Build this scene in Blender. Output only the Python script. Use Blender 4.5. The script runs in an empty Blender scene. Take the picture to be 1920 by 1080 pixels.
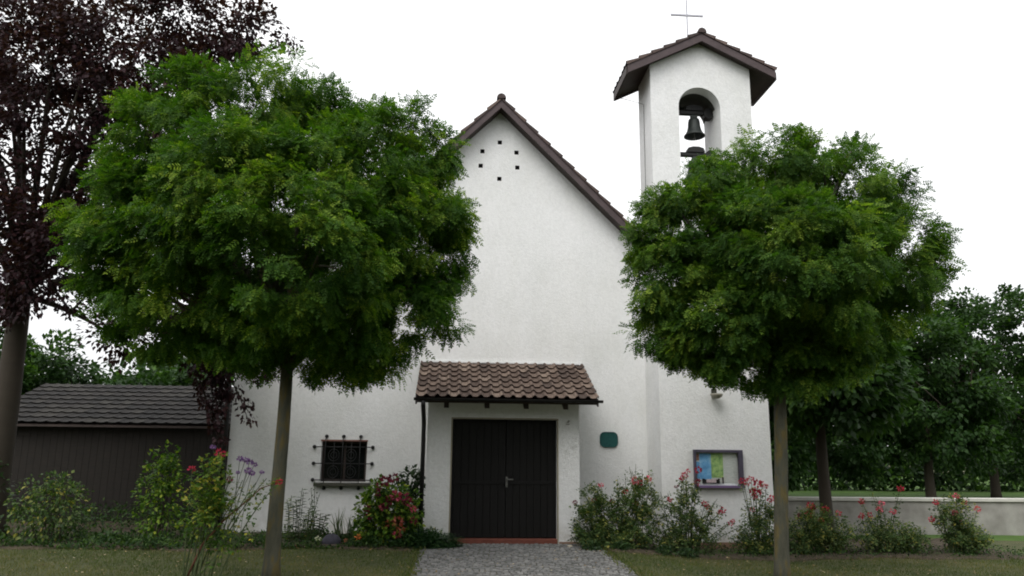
import bpy, math, random
import numpy as np
from mathutils import Vector
from mathutils.geometry import tessellate_polygon

random.seed(7)
RNG = np.random.default_rng(11)
SC = bpy.context.scene
COL = SC.collection
PI = math.pi

# ------------------------------------------------------------------ camera (a surveyed position: origin on the church wall line)
CAM_LOC = Vector((0.0, -14.9, 1.6))
YAW, PITCH, ROLL, FPX = map(float, (math.radians(4.211), math.radians(11.887), math.radians(0.641), 1427.9))
_F = Vector((math.sin(YAW)*math.cos(PITCH), math.cos(YAW)*math.cos(PITCH), math.sin(PITCH)))
_R0 = Vector((math.cos(YAW), -math.sin(YAW), 0)); _U0 = _R0.cross(_F)
_R = _R0*math.cos(ROLL) + _U0*math.sin(ROLL); _U = -_R0*math.sin(ROLL) + _U0*math.cos(ROLL)

def at(px, py, Y):
    """world point on the plane y = Y seen at that place of the photograph (used for planting positions)"""
    d = _F + _R*((px-960)/FPX) - _U*((py-540)/FPX)
    return CAM_LOC + d*((Y-CAM_LOC.y)/d.y)

def smooth(a, b, x):
    t = min(1, max(0, (x-a)/(b-a))); return t*t*(3-2*t)

def gz(x, y):
    return -0.12*smooth(2.5, 4.0, x)*smooth(3.0, 0.5, y) + 0.015*math.sin(x*1.3+y)*smooth(0.4, 1.5, abs(x-1.0)-1.2)

# ------------------------------------------------------------------ materials
def new_mat(name):
    m = bpy.data.materials.new(name); m.use_nodes = True
    nt = m.node_tree
    for n in list(nt.nodes): nt.nodes.remove(n)
    out = nt.nodes.new('ShaderNodeOutputMaterial')
    return m, nt, out

def ramp(nt, stops):
    r = nt.nodes.new('ShaderNodeValToRGB'); e = r.color_ramp.elements
    while len(e) > 1: e.remove(e[-1])
    e[0].position = stops[0][0]; e[0].color = (*stops[0][1], 1)
    for p, c in stops[1:]:
        k = e.new(p); k.color = (*c, 1)
    return r

def noise(nt, scale, detail=4, rough=.55, vec=None, stretch=None):
    n = nt.nodes.new('ShaderNodeTexNoise'); n.inputs['Scale'].default_value = scale
    n.inputs['Detail'].default_value = detail; n.inputs['Roughness'].default_value = rough
    tc = nt.nodes.new('ShaderNodeTexCoord')
    if stretch:
        mp = nt.nodes.new('ShaderNodeMapping'); mp.inputs['Scale'].default_value = stretch
        nt.links.new(tc.outputs['Object'], mp.inputs[0]); nt.links.new(mp.outputs[0], n.inputs[0])
    else: nt.links.new(tc.outputs['Object'], n.inputs[0])
    return n

def mix(nt, a, b, fac, mode='MIX'):
    m = nt.nodes.new('ShaderNodeMix'); m.data_type = 'RGBA'; m.blend_type = mode
    for sock, v in ((m.inputs[0], fac), (m.inputs[6], a), (m.inputs[7], b)):
        if hasattr(v, 'links') or isinstance(v, bpy.types.NodeSocket): nt.links.new(v, sock)
        else: sock.default_value = v if isinstance(v, (int, float)) else (*v, 1)
    return m.outputs[2]

def plain(name, stops, scale=8, rough=.7, bump=.0, bscale=60, spec=.4, metal=0, stretch=None, attr=False, bdist=.01):
    m, nt, out = new_mat(name)
    p = nt.nodes.new('ShaderNodeBsdfPrincipled')
    if not isinstance(stops[0][0], (int, float)) : pass
    if len(stops) == 3 and isinstance(stops[0], (int, float)): stops = [(0.3, tuple(c*.85 for c in stops)), (0.7, stops)]
    r = ramp(nt, stops)
    if attr:
        a = nt.nodes.new('ShaderNodeAttribute'); a.attribute_name = 'v'
        nt.links.new(a.outputs['Fac'], r.inputs[0])
        n = noise(nt, scale, 5)
        r2 = ramp(nt, [(.3, (.7, .7, .7)), (.7, (1.15, 1.15, 1.15))]); nt.links.new(n.outputs[0], r2.inputs[0])
        c = mix(nt, r.outputs[0], r2.outputs[0], 1.0, 'MULTIPLY')
    else:
        n = noise(nt, scale, 6, stretch=stretch); nt.links.new(n.outputs[0], r.inputs[0]); c = r.outputs[0]
    nt.links.new(c, p.inputs['Base Color'])
    p.inputs['Roughness'].default_value = rough; p.inputs['Specular IOR Level'].default_value = spec
    p.inputs['Metallic'].default_value = metal
    if bump:
        b = nt.nodes.new('ShaderNodeBump'); b.inputs['Strength'].default_value = bump; b.inputs['Distance'].default_value = bdist
        n2 = noise(nt, bscale, 6, .6, stretch=stretch); nt.links.new(n2.outputs[0], b.inputs['Height']); nt.links.new(b.outputs[0], p.inputs['Normal'])
    nt.links.new(p.outputs[0], out.inputs[0])
    return m

def flat(c): return [(.35, tuple(k*.88 for k in c)), (.65, c)]

def leaf_mat(name, stops, trans=.35, rough=.5, big=1.1):
    m, nt, out = new_mat(name)
    p = nt.nodes.new('ShaderNodeBsdfPrincipled'); p.inputs['Roughness'].default_value = rough
    p.inputs['Specular IOR Level'].default_value = .18
    a = nt.nodes.new('ShaderNodeAttribute'); a.attribute_name = 'v'
    r = ramp(nt, stops); nt.links.new(a.outputs['Fac'], r.inputs[0])
    n = noise(nt, big, 3); r2 = ramp(nt, [(.3, (.78, .82, .8)), (.7, (1.2, 1.15, 1.0))]); nt.links.new(n.outputs[0], r2.inputs[0])
    c = mix(nt, r.outputs[0], r2.outputs[0], 1.0, 'MULTIPLY')
    nt.links.new(c, p.inputs['Base Color'])
    t = nt.nodes.new('ShaderNodeBsdfTranslucent')
    c2 = mix(nt, c, (1.3, 1.5, .5), 1.0, 'MULTIPLY'); nt.links.new(c2, t.inputs[0])
    ms = nt.nodes.new('ShaderNodeMixShader'); ms.inputs[0].default_value = trans
    nt.links.new(p.outputs[0], ms.inputs[1]); nt.links.new(t.outputs[0], ms.inputs[2]); nt.links.new(ms.outputs[0], out.inputs[0])
    return m

def stucco():
    m, nt, out = new_mat('white_stucco')
    p = nt.nodes.new('ShaderNodeBsdfPrincipled'); p.inputs['Roughness'].default_value = .9; p.inputs['Specular IOR Level'].default_value = .15
    n1 = noise(nt, .9, 6, .6); r1 = ramp(nt, [(.3, (.74, .745, .735)), (.7, (.83, .83, .83))]); nt.links.new(n1.outputs[0], r1.inputs[0])
    n2 = noise(nt, 1.1, 7, .7, stretch=(1, 1, .4)); r2 = ramp(nt, [(.36, (.94, .94, .92)), (.56, (1, 1, 1))]); nt.links.new(n2.outputs[0], r2.inputs[0])
    c = mix(nt, r1.outputs[0], r2.outputs[0], .8, 'MULTIPLY')
    n3 = noise(nt, 13, 6, .75); r3 = ramp(nt, [(.38, (.90, .90, .90)), (.58, (1.0, 1.0, 1.0))]); nt.links.new(n3.outputs[0], r3.inputs[0])
    c = mix(nt, c, r3.outputs[0], .8, 'MULTIPLY')
    # weathering run-off stain beside the tower corner (its own shape: x 2.9..3.7, below z 3.4)
    tc = nt.nodes.new('ShaderNodeTexCoord'); sp = nt.nodes.new('ShaderNodeSeparateXYZ'); nt.links.new(tc.outputs['Object'], sp.inputs[0])
    def mr(sock, a, b):
        k = nt.nodes.new('ShaderNodeMapRange'); k.interpolation_type = 'SMOOTHSTEP'
        k.inputs[1].default_value = a; k.inputs[2].default_value = b; nt.links.new(sock, k.inputs[0]); return k.outputs[0]
    def mul(a, b):
        k = nt.nodes.new('ShaderNodeMath'); k.operation = 'MULTIPLY'; nt.links.new(a, k.inputs[0])
        if isinstance(b, float): k.inputs[1].default_value = b
        else: nt.links.new(b, k.inputs[1])
        return k.outputs[0]
    ma = mul(mul(mr(sp.outputs[0], 2.6, 3.75), mr(sp.outputs[0], 3.95, 3.74)), mr(sp.outputs[2], 3.9, 2.3))
    n4 = noise(nt, 2.6, 8, .75, stretch=(1.6, 1, .55)); r4 = ramp(nt, [(.34, (.15, .15, .15)), (.54, (1, 1, 1))]); nt.links.new(n4.outputs[0], r4.inputs[0])
    f = mul(mul(ma, r4.outputs[0]), .75)
    c = mix(nt, c, (.46, .46, .38), f)
    n5 = noise(nt, 5, 6, .7); r5 = ramp(nt, [(.42, (0, 0, 0)), (.6, (1, 1, 1))]); nt.links.new(n5.outputs[0], r5.inputs[0])
    c = mix(nt, c, (.42, .39, .31), mul(mul(mr(sp.outputs[2], .45, -.05), r5.outputs[0]), .65))
    nt.links.new(c, p.inputs['Base Color'])
    b = nt.nodes.new('ShaderNodeBump'); b.inputs['Strength'].default_value = .7; b.inputs['Distance'].default_value = .02
    nb = noise(nt, 22, 8, .75); nt.links.new(nb.outputs[0], b.inputs['Height']); nt.links.new(b.outputs[0], p.inputs['Normal'])
    nt.links.new(p.outputs[0], out.inputs[0])
    return m

MAT = {}
MAT['stucco'] = stucco()
MAT['tile'] = plain('clay_tile', [(0, (.062, .041, .032)), (.35, (.098, .066, .051)), (.8, (.14, .098, .076)), (1, (.20, .148, .115))], 9, .85, .5, 90, attr=True)
MAT['roof_tile'] = plain('dark_clay_tile', [(0, (.045, .033, .032)), (.6, (.09, .062, .055)), (1, (.14, .10, .085))], 7, .85, .5, 80, attr=True)
MAT['slate'] = plain('dark_weathered_tile', [(0, (.010, .009, .008)), (.6, (.018, .015, .013)), (1, (.03, .027, .022))], 5, .9, .5, 60, attr=True)
MAT['board'] = plain('brown_board', [(.3, (.045, .030, .031)), (.7, (.075, .051, .053))], 5, .6, .3, 30, stretch=(1, 12, 1))
MAT['soffit'] = plain('dark_soffit_wood', [(.3, (.030, .021, .018)), (.7, (.055, .038, .032))], 6, .65, .3, 40)
MAT['door'] = plain('black_brown_timber', [(.3, (.0045, .0042, .004)), (.7, (.0085, .0078, .0072))], 14, .6, .35, 40, stretch=(5, 5, .5), spec=.25)
MAT['threshold'] = plain('red_clay_step', [(.3, (.12, .035, .022)), (.7, (.19, .06, .04))], 12, .8, .3)
MAT['trim'] = plain('sandy_plaster_edge', flat((.33, .29, .21)), 20, .85, .3)
MAT['redtrim'] = plain('brick_edge', flat((.22, .11, .085)), 20, .85, .3)
MAT['darkmetal'] = plain('dark_metal', flat((.012, .0115, .0115)), 10, .55, .1, 60, metal=.1)
MAT['iron'] = plain('wrought_iron', flat((.007, .007, .007)), 12, .55, .3, 60)
MAT['steel'] = plain('dull_steel', flat((.14, .14, .13)), 12, .5, .1, metal=.3)
MAT['bronze'] = plain('aged_bronze', [(.3, (.028, .034, .034)), (.7, (.055, .062, .056))], 9, .55, .25, 50, metal=.35)
MAT['sill'] = plain('grey_sill_stone', [(.3, (.035, .037, .026)), (.7, (.065, .062, .048))], 14, .85, .4)
MAT['plinth'] = plain('brown_plinth', [(.3, (.17, .105, .07)), (.7, (.30, .19, .13))], 6, .9, .5, 40)
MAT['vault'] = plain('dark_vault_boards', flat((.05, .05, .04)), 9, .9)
MAT['backlawn'] = plain('green_lawn', [(.25, (.035, .075, .010)), (.5, (.055, .11, .016)), (.75, (.085, .15, .025))], 1.5, .95, .6, 40, bdist=.02)
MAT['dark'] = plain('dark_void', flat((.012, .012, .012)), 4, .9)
MAT['purple'] = plain('purple_lacquer', [(.3, (.055, .048, .072)), (.7, (.085, .075, .11))], 8, .5, .1)
MAT['lilac'] = plain('lilac_sill', flat((.16, .11, .22)), 8, .5)
MAT['crossmetal'] = plain('pale_galvanised', flat((.42, .42, .47)), 8, .5)
MAT['pale'] = plain('pale_sheet', flat((.52, .52, .56)), 8, .6)
MAT['teal'] = plain('teal_enamel', [(.3, (.008, .062, .062)), (.7, (.018, .095, .088))], 30, .5, .4, 26, bdist=.006)
MAT['soil'] = plain('garden_soil', [(.25, (.028, .020, .012)), (.5, (.06, .045, .028)), (.75, (.10, .08, .05))], 9, .95, .9, 60, bdist=.02)
MAT['lawn'] = plain('dry_lawn', [(.25, (.042, .050, .018)), (.5, (.066, .074, .027)), (.75, (.105, .092, .042))], 3.2, .95, .8, 90, bdist=.02)
MAT['sett'] = plain('granite_sett', [(0, (.12, .12, .115)), (.5, (.17, .17, .165)), (1, (.25, .245, .235))], 16, .85, .6, 70, attr=True)
MAT['joint'] = plain('sand_joint', [(.3, (.05, .045, .03)), (.7, (.095, .09, .06))], 12, .95, .6)
MAT['stone'] = plain('pale_stone', [(.3, (.28, .25, .2)), (.7, (.48, .44, .36))], 9, .9, .6, 30)
MAT['boulder'] = plain('grey_purple_stone', [(.3, (.035, .034, .045)), (.7, (.07, .066, .088))], 7, .9, .6, 24)
MAT['concrete'] = plain('grey_concrete', [(.3, (.22, .21, .19)), (.7, (.36, .35, .32))], 3, .9, .5, 40)
MAT['coping'] = plain('pale_coping', flat((.55, .54, .49)), 5, .85, .3)
MAT['bark'] = plain('robinia_bark', [(.25, (.038, .038, .026)), (.5, (.072, .071, .050)), (.62, (.105, .082, .026)), (.8, (.13, .118, .09))], 5, .9, .8, 30, stretch=(2.2, 2.2, .6), bdist=.02)
MAT['twig'] = plain('dark_twig_bark', flat((.045, .036, .026)), 9, .9, .4)
MAT['twigred'] = plain('reddish_stem', flat((.15, .06, .035)), 9, .8, .3)
MAT['stem'] = plain('green_stem', flat((.06, .085, .03)), 9, .7)
MAT['shed'] = plain('dark_shed_timber', [(.3, (.010, .008, .006)), (.7, (.020, .015, .011))], 4, .8, .4, 30, stretch=(1, 1, 8))
MAT['robinia'] = leaf_mat('robinia_leaf', [(0, (.020, .060, .008)), (.4, (.046, .112, .012)), (.7, (.100, .185, .018)), (1, (.23, .31, .035))], .38, .62)
MAT['robinia2'] = leaf_mat('robinia_leaf_pale', [(0, (.021, .060, .010)), (.4, (.050, .114, .016)), (.7, (.105, .185, .025)), (1, (.22, .30, .045))], .38, .62)
MAT['beech'] = leaf_mat('copper_beech_leaf', [(0, (.018, .009, .013)), (.6, (.036, .014, .020)), (1, (.065, .028, .032))], .25)
MAT['rose'] = leaf_mat('rose_leaf', [(0, (.028, .058, .020)), (.5, (.065, .115, .038)), (.8, (.13, .19, .07)), (.92, (.21, .25, .09)), (1, (.40, .36, .09))], .3)
MAT['roseyel'] = leaf_mat('yellowing_leaf', [(0, (.03, .075, .015)), (.5, (.07, .14, .022)), (.85, (.17, .23, .035)), (1, (.38, .32, .05))], .35)
MAT['hydr'] = leaf_mat('hydrangea_leaf', [(0, (.03, .07, .014)), (.5, (.07, .15, .02)), (.85, (.17, .27, .03)), (1, (.32, .38, .05))], .3)
MAT['laurel'] = leaf_mat('dark_shrub_leaf', [(0, (.015, .035, .014)), (.6, (.03, .065, .026)), (1, (.07, .12, .05))], .2, .4)
MAT['grey_leaf'] = leaf_mat('grey_green_leaf', [(0, (.07, .10, .06)), (1, (.16, .20, .12))], .3)
MAT['cover'] = leaf_mat('ground_cover_leaf', [(0, (.014, .035, .012)), (.6, (.03, .07, .02)), (1, (.08, .14, .035))], .25)
MAT['juniper'] = leaf_mat('juniper_needle', [(0, (.012, .036, .016)), (.7, (.026, .068, .026)), (1, (.06, .12, .04))], .15)
MAT['bgleaf'] = leaf_mat('background_leaf', [(0, (.012, .03, .01)), (.6, (.03, .07, .018)), (1, (.075, .15, .03))], .3)
MAT['grass'] = leaf_mat('grass_blade', [(0, (.045, .075, .016)), (.5, (.078, .105, .026)), (1, (.16, .145, .06))], .3)
MAT['red'] = leaf_mat('red_petal', [(0, (.34, .016, .055)), (1, (.62, .06, .14))], .3)
MAT['pink'] = leaf_mat('crimson_pink_petal', [(0, (.45, .05, .13)), (1, (.75, .17, .27))], .3)
MAT['darkred'] = leaf_mat('dark_red_petal', [(0, (.12, .012, .035)), (1, (.26, .025, .07))], .2)
MAT['salmon'] = leaf_mat('salmon_petal', [(0, (.36, .09, .08)), (1, (.55, .18, .14))], .3)
MAT['violet'] = leaf_mat('violet_petal', [(0, (.22, .09, .45)), (1, (.48, .28, .72))], .3)
MAT['white_petal'] = leaf_mat('white_petal', [(0, (.5, .5, .45)), (1, (.75, .75, .7))], .3)
MAT['orange'] = leaf_mat('orange_petal', [(0, (.6, .14, .04)), (1, (.8, .26, .10))], .3)
MAT['dryleaf'] = leaf_mat('fallen_leaf', [(0, (.14, .08, .03)), (.6, (.30, .20, .09)), (1, (.5, .42, .30))], .1)

def poster_mat(name, stops, scale, stretch=(1, 1, 1)):
    return plain(name, stops, scale, .45, 0, stretch=stretch)
MAT['poster_blue'] = poster_mat('blue_print', [(.35, (.10, .28, .55)), (.52, (.17, .42, .72)), (.68, (.40, .62, .82))], 7)
MAT['poster_green'] = poster_mat('green_print', [(.32, (.12, .24, .11)), (.5, (.32, .50, .18)), (.7, (.52, .66, .30))], 13)
MAT['poster_photo'] = poster_mat('warm_photo_print', [(.4, (.30, .10, .07)), (.6, (.35, .26, .20))], 20)
MAT['sheet'] = poster_mat('typed_sheet', [(.35, (.50, .53, .52)), (.6, (.66, .68, .66))], 16, (.6, 1, 5))
MAT['card'] = poster_mat('pinkish_card', [(.4, (.45, .33, .36)), (.6, (.6, .52, .54))], 18)

def glass():
    m, nt, out = new_mat('thin_glass')
    t = nt.nodes.new('ShaderNodeBsdfTransparent'); t.inputs[0].default_value = (.98, .985, .98, 1)
    g = nt.nodes.new('ShaderNodeBsdfGlossy'); g.inputs['Roughness'].default_value = .03
    ms = nt.nodes.new('ShaderNodeMixShader'); ms.inputs[0].default_value = .045
    nt.links.new(t.outputs[0], ms.inputs[1]); nt.links.new(g.outputs[0], ms.inputs[2]); nt.links.new(ms.outputs[0], out.inputs[0])
    return m
MAT['glass'] = glass()
MAT['darkglass'] = plain('dark_window_glass', flat((.008, .009, .010)), 3, .12, spec=.5)
MAT['lampglass'] = plain('cream_lamp_glass', flat((.34, .32, .26)), 6, .4)

# ------------------------------------------------------------------ objects
ORIG = {}
def props(o, label=None, cat=None, group=None, kind=None):
    if label: o['label'] = label
    if cat: o['category'] = cat
    if group: o['group'] = group
    if kind: o['kind'] = kind
    return o

def thing(name, label, cat, loc=(0, 0, 0), group=None):
    o = bpy.data.objects.new(name, None); COL.objects.link(o); o.empty_display_size = .2
    o.location = loc; ORIG[o.name] = Vector(loc); props(o, label, cat, group); return o

def origin_of(o):
    return ORIG[o.name] if o is not None else Vector((0, 0, 0))

def link_mesh(name, me, parent, loc):
    o = bpy.data.objects.new(name, me); COL.objects.link(o)
    if parent is not None:
        o.parent = parent; ORIG[o.name] = origin_of(parent)
    else:
        o.location = loc; ORIG[o.name] = Vector(loc)
    return o

class MB:
    def __init__(s): s.v = []; s.f = []; s.a = []
    def add(s, vs, fs, a=.5):
        n = len(s.v); s.v += [tuple(p) for p in vs]; s.f += [tuple(i+n for i in f) for f in fs]; s.a += [a]*len(fs); return s
    def box(s, x0, x1, y0, y1, z0, z1, a=.5):
        vs = [(x, y, z) for z in (z0, z1) for y in (y0, y1) for x in (x0, x1)]
        return s.add(vs, [(0, 2, 3, 1), (4, 5, 7, 6), (0, 1, 5, 4), (2, 6, 7, 3), (0, 4, 6, 2), (1, 3, 7, 5)], a)
    def prism(s, poly, y0, y1, holes=(), caps=True, a=.5):
        """poly in (x, z), extruded along y; holes go right through"""
        loops = [poly]+list(holes)
        if caps:
            tri = tessellate_polygon([[Vector((p[0], p[1], 0)) for p in l] for l in loops])
            flatp = [p for l in loops for p in l]
            for y, fl in ((y0, 0), (y1, 1)):
                s.add([(p[0], y, p[1]) for p in flatp], [tuple(t) if fl else tuple(reversed(t)) for t in tri], a)
        for l in loops:
            n = len(l); s.add([(p[0], y0, p[1]) for p in l]+[(p[0], y1, p[1]) for p in l], [(i, (i+1) % n, (i+1) % n+n, i+n) for i in range(n)], a)
        return s
    def prism_x(s, poly, x0, x1):
        """poly in (y, z), extruded along x"""
        n = len(poly)
        return s.add([(x0, p[0], p[1]) for p in poly]+[(x1, p[0], p[1]) for p in poly],
                     [(i, (i+1) % n, (i+1) % n+n, i+n) for i in range(n)]+[tuple(range(n)), tuple(range(2*n-1, n-1, -1))])
    def tube(s, pts, rad, n=8, caps=True, a=.5):
        pts = [Vector(p) for p in pts]
        if not hasattr(rad, '__len__'): rad = [rad]*len(pts)
        base = len(s.v); up = None
        for i, p in enumerate(pts):
            d = (pts[min(i+1, len(pts)-1)]-pts[max(i-1, 0)])
            d = d.normalized() if d.length > 1e-9 else Vector((0, 0, 1))
            if up is None: up = Vector((1, 0, 0)) if abs(d.x) < .8 else Vector((0, 1, 0))
            x = d.cross(up).normalized(); up = x.cross(d).normalized()
            for k in range(n):
                t = 2*PI*k/n; s.v.append(tuple(p+(x*math.cos(t)+up*math.sin(t))*rad[i]))
        for i in range(len(pts)-1):
            for k in range(n):
                a0 = base+i*n+k; a1 = base+i*n+(k+1) % n; s.f.append((a0, a1, a1+n, a0+n)); s.a.append(a)
        if caps:
            s.f.append(tuple(base+k for k in reversed(range(n)))); s.f.append(tuple(base+(len(pts)-1)*n+k for k in range(n))); s.a += [a, a]
        return s
    def lathe(s, prof, c, n=20):
        """prof: (r, z) pairs about the vertical through c"""
        base = len(s.v)
        for r, z in prof:
            for k in range(n):
                t = 2*PI*k/n; s.v.append((c[0]+r*math.cos(t), c[1]+r*math.sin(t), c[2]+z))
        for i in range(len(prof)-1):
            for k in range(n):
                a0 = base+i*n+k; a1 = base+i*n+(k+1) % n; s.f.append((a0, a1, a1+n, a0+n)); s.a.append(.5)
        return s
    def ball(s, c, r, n=8, sq=(1, 1, 1), jit=0):
        base = len(s.v)
        for i in range(n+1):
            ph = PI*i/n
            for k in range(2*n):
                t = PI*k/n; q = r*(1+random.uniform(-jit, jit) if 0 < i < n else r/r)
                s.v.append((c[0]+q*sq[0]*math.sin(ph)*math.cos(t), c[1]+q*sq[1]*math.sin(ph)*math.sin(t), c[2]+q*sq[2]*math.cos(ph)))
        for i in range(n):
            for k in range(2*n):
                a0 = base+i*2*n+k; a1 = base+i*2*n+(k+1) % (2*n); s.f.append((a0, a0+2*n, a1+2*n, a1)); s.a.append(.5)
        return s
    def build(s, name, mat, parent=None, loc=(0, 0, 0), smooth=False, bevel=0):
        off = origin_of(parent) if parent is not None else Vector(loc)
        me = bpy.data.meshes.new(name)
        me.from_pydata([(v[0]-off.x, v[1]-off.y, v[2]-off.z) for v in s.v], [], s.f)
        at_ = me.attributes.new('v', 'FLOAT', 'FACE'); at_.data.foreach_set('value', s.a)
        me.materials.append(MAT[mat] if isinstance(mat, str) else mat)
        if smooth: me.polygons.foreach_set('use_smooth', [True]*len(me.polygons))
        me.validate(); me.update()
        o = link_mesh(name, me, parent, loc)
        if bevel:
            b = o.modifiers.new('bevel', 'BEVEL'); b.width = bevel; b.segments = 2; b.limit_method = 'ANGLE'; b.angle_limit = math.radians(50)
        return o

def np_mesh(name, V, Fq, attr, mat, parent=None, loc=(0, 0, 0)):
    """V (n,3) world, Fq (m,4) quads"""
    off = origin_of(parent) if parent is not None else Vector(loc)
    me = bpy.data.meshes.new(name)
    me.vertices.add(len(V)); me.vertices.foreach_set('co', (V-np.array(off)).astype(np.float32).ravel())
    k = Fq.shape[1]
    me.loops.add(Fq.size); me.loops.foreach_set('vertex_index', Fq.astype(np.int32).ravel())
    me.polygons.add(len(Fq)); me.polygons.foreach_set('loop_start', np.arange(0, Fq.size, k, dtype=np.int32))
    a = me.attributes.new('v', 'FLOAT', 'FACE'); a.data.foreach_set('value', attr.astype(np.float32))
    me.materials.append(MAT[mat]); me.update(calc_edges=True)
    return link_mesh(name, me, parent, loc)

# leaf templates: (verts, quads); y along the leaf, z its upper side
def simple_leaf(w=.5, droop=.12):
    v = np.array([(0, 0, 0), (-w*.5, .42, .05), (0, 1, -droop), (w*.5, .42, .05)]); return v, np.array([(0, 3, 2, 1)])
def pinnate(pairs=6, ll=.30, w=.42, droop=.35):
    V = []; Fq = []
    def leaflet(o, ang, l):
        n = len(V); d = np.array([math.sin(ang), math.cos(ang), -.22]); p = np.array([math.cos(ang), -math.sin(ang), 0])
        for a, b in ((0, 0), (-.5*w, .5), (0, 1), (.5*w, .5)): V.append(o+d*l*b+p*l*a)
        Fq.append((n, n+3, n+2, n+1))
    for i in range(pairs):
        t = .18+.74*i/(pairs-1); o = np.array([0, t, -droop*t*t])
        for sg in (-1, 1): leaflet(o, sg*1.12, ll*(1-.25*t))
    leaflet(np.array([0, .95, -droop*.9]), 0, ll*.9)
    n = len(V)
    for x, t in ((-.008, 0), (.008, 0), (.005, .95), (-.005, .95)): V.append(np.array([x, t, -droop*t*t]))
    Fq.append((n, n+1, n+2, n+3))
    return np.array(V), np.array(Fq)
T_SIMPLE = simple_leaf(); T_OVAL = simple_leaf(.62, .1); T_NARROW = simple_leaf(.2, .15)
T_PIN = pinnate(4, .40, .50, .30); T_PIN5 = pinnate(2, .45, .6, .15)

def unit(a): return a/np.maximum(np.linalg.norm(a, axis=-1, keepdims=True), 1e-9)

def leaves(name, mat, P, D, U, S, tmpl, parent=None, loc=(0, 0, 0), v=None, vj=.18):
    tv, tq = tmpl
    y = unit(D); x = unit(np.cross(y, U)); z = np.cross(x, y)
    B = np.stack([x, y, z], 1)                                     # (n,3,3)
    V = np.einsum('kj,njl->nkl', tv, B)*S[:, None, None]+P[:, None, :]
    n, k = len(P), len(tv)
    Fq = (tq[None]+(np.arange(n)*k)[:, None, None]).reshape(-1, 4)
    if v is None: v = RNG.random(n)
    a = np.clip(np.repeat(v, len(tq))+RNG.normal(0, vj*.5, n*len(tq)), 0, 1)
    return np_mesh(name, V.reshape(-1, 3), Fq, a, mat, parent, loc)

def rand_dir(n, rng=None):
    return unit((rng or RNG).normal(size=(n, 3)))

def crown_clumps(lobes, n, inner=.5, keep=.12):
    L = np.array([l[:3] for l in lobes]); Rr = np.array([l[3] for l in lobes]); W = Rr**2; W = W/W.sum()
    C = []; O = []
    while len(C) < n:
        i = RNG.choice(len(L), p=W); d = rand_dir(1)[0]; f = inner+(1-inner)*RNG.random()**.6
        p = L[i]+d*Rr[i]*f*np.array([1, 1, .95])
        fr = np.linalg.norm(p-L, axis=1)/Rr; fr[i] = 9
        if fr.min() < .72 and RNG.random() > keep: continue
        C.append(p); O.append(d)
    return np.array(C), np.array(O)

def foliage(name, mat, C, O, per, rc, size, tmpl, parent, droop=.5, flatz=.65, out=.8, vbias=None):
    n = len(C); per = RNG.poisson(per, n)
    idx = np.repeat(np.arange(n), per); m = len(idx)
    rcs = rc*RNG.uniform(.65, 1.3, n)
    q = rand_dir(m)*(RNG.random((m, 1))**.45)
    off = q*np.array([1, 1, flatz]); P = C[idx]+off*rcs[idx][:, None]
    D = unit(O[idx]*out+q*.8+np.array([0, 0, -droop])+RNG.normal(0, .6, (m, 3)))
    U = unit(np.array([0, 0, 1.0])+O[idx]*.5+RNG.normal(0, .5, (m, 3)))
    cb = RNG.random(n)**1.3
    v = np.clip(cb[idx]*.5+RNG.random(m)**1.2*.5, 0, 1)
    return leaves(name, mat, P, D, U, size*RNG.uniform(.7, 1.25, m), tmpl, parent, v=v)

def bez(a, b, c, n):
    a, b, c = Vector(a), Vector(b), Vector(c)
    return [(1-t)**2*a+2*t*(1-t)*b+t*t*c for t in [i/(n-1) for i in range(n)]]

def tree(name, label, cat, base, top, r0, r1, lobes, ncl, per, rc, size, tmpl, leafm, barkm='bark', nl=26, droop=.5, inner=.5, group=None, keep=.12, nseg=7, limb_r=.045):
    base = Vector(base); top = Vector(top)
    t = thing(name, label, cat, base, group)
    b = MB(); pts = []; rad = []
    for i in range(14):
        f = i/13; w = Vector((math.sin(f*5+base.x)*.012, math.cos(f*4)*.012, 0))
        pts.append(base+(top-base)*f+w); rad.append(r0+(r1-r0)*f+(.35*r0*math.exp(-f*22)) + random.uniform(-.02, .02)*r0)
    pts[0].z -= .1
    b.tube(pts, rad, 14).build('trunk', barkm, t, smooth=True)
    C, O = crown_clumps(lobes, ncl, inner, keep)
    br = MB(); ctr = np.mean(np.array([l[:3] for l in lobes]), 0)
    pick = RNG.choice(len(C), min(nl, len(C)), replace=False)
    for i in pick:
        c = Vector(C[i]); st = top-Vector((0, 0, random.uniform(0, .25)))
        mid = st.lerp(c, .45)+Vector((0, 0, .3*(c-st).length*random.uniform(.2, .8)))
        p = bez(st, mid, c, nseg); L = (c-st).length; rr = limb_r*min(1.3, .5+L*.25)
        br.tube(p, [rr*(1-.85*k/(nseg-1)) for k in range(nseg)], 6)
        for _ in range(4):
            k = random.randrange(2, nseg-1); e = Vector(C[np.argmin(np.linalg.norm(C-np.array(p[k]+Vector([random.uniform(-1, 1) for _ in range(3)])*rc*2.5), axis=1))])
            br.tube(bez(p[k], p[k].lerp(e, .5)+Vector((0, 0, .08)), e, 4), [rr*.4, rr*.3, rr*.2, rr*.08], 5)
    br.build('branches', 'twig' if barkm == 'twig' else barkm, t, smooth=True)
    foliage('crown', leafm, C, O, per, rc, size, tmpl, t, droop)
    return t

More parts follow.
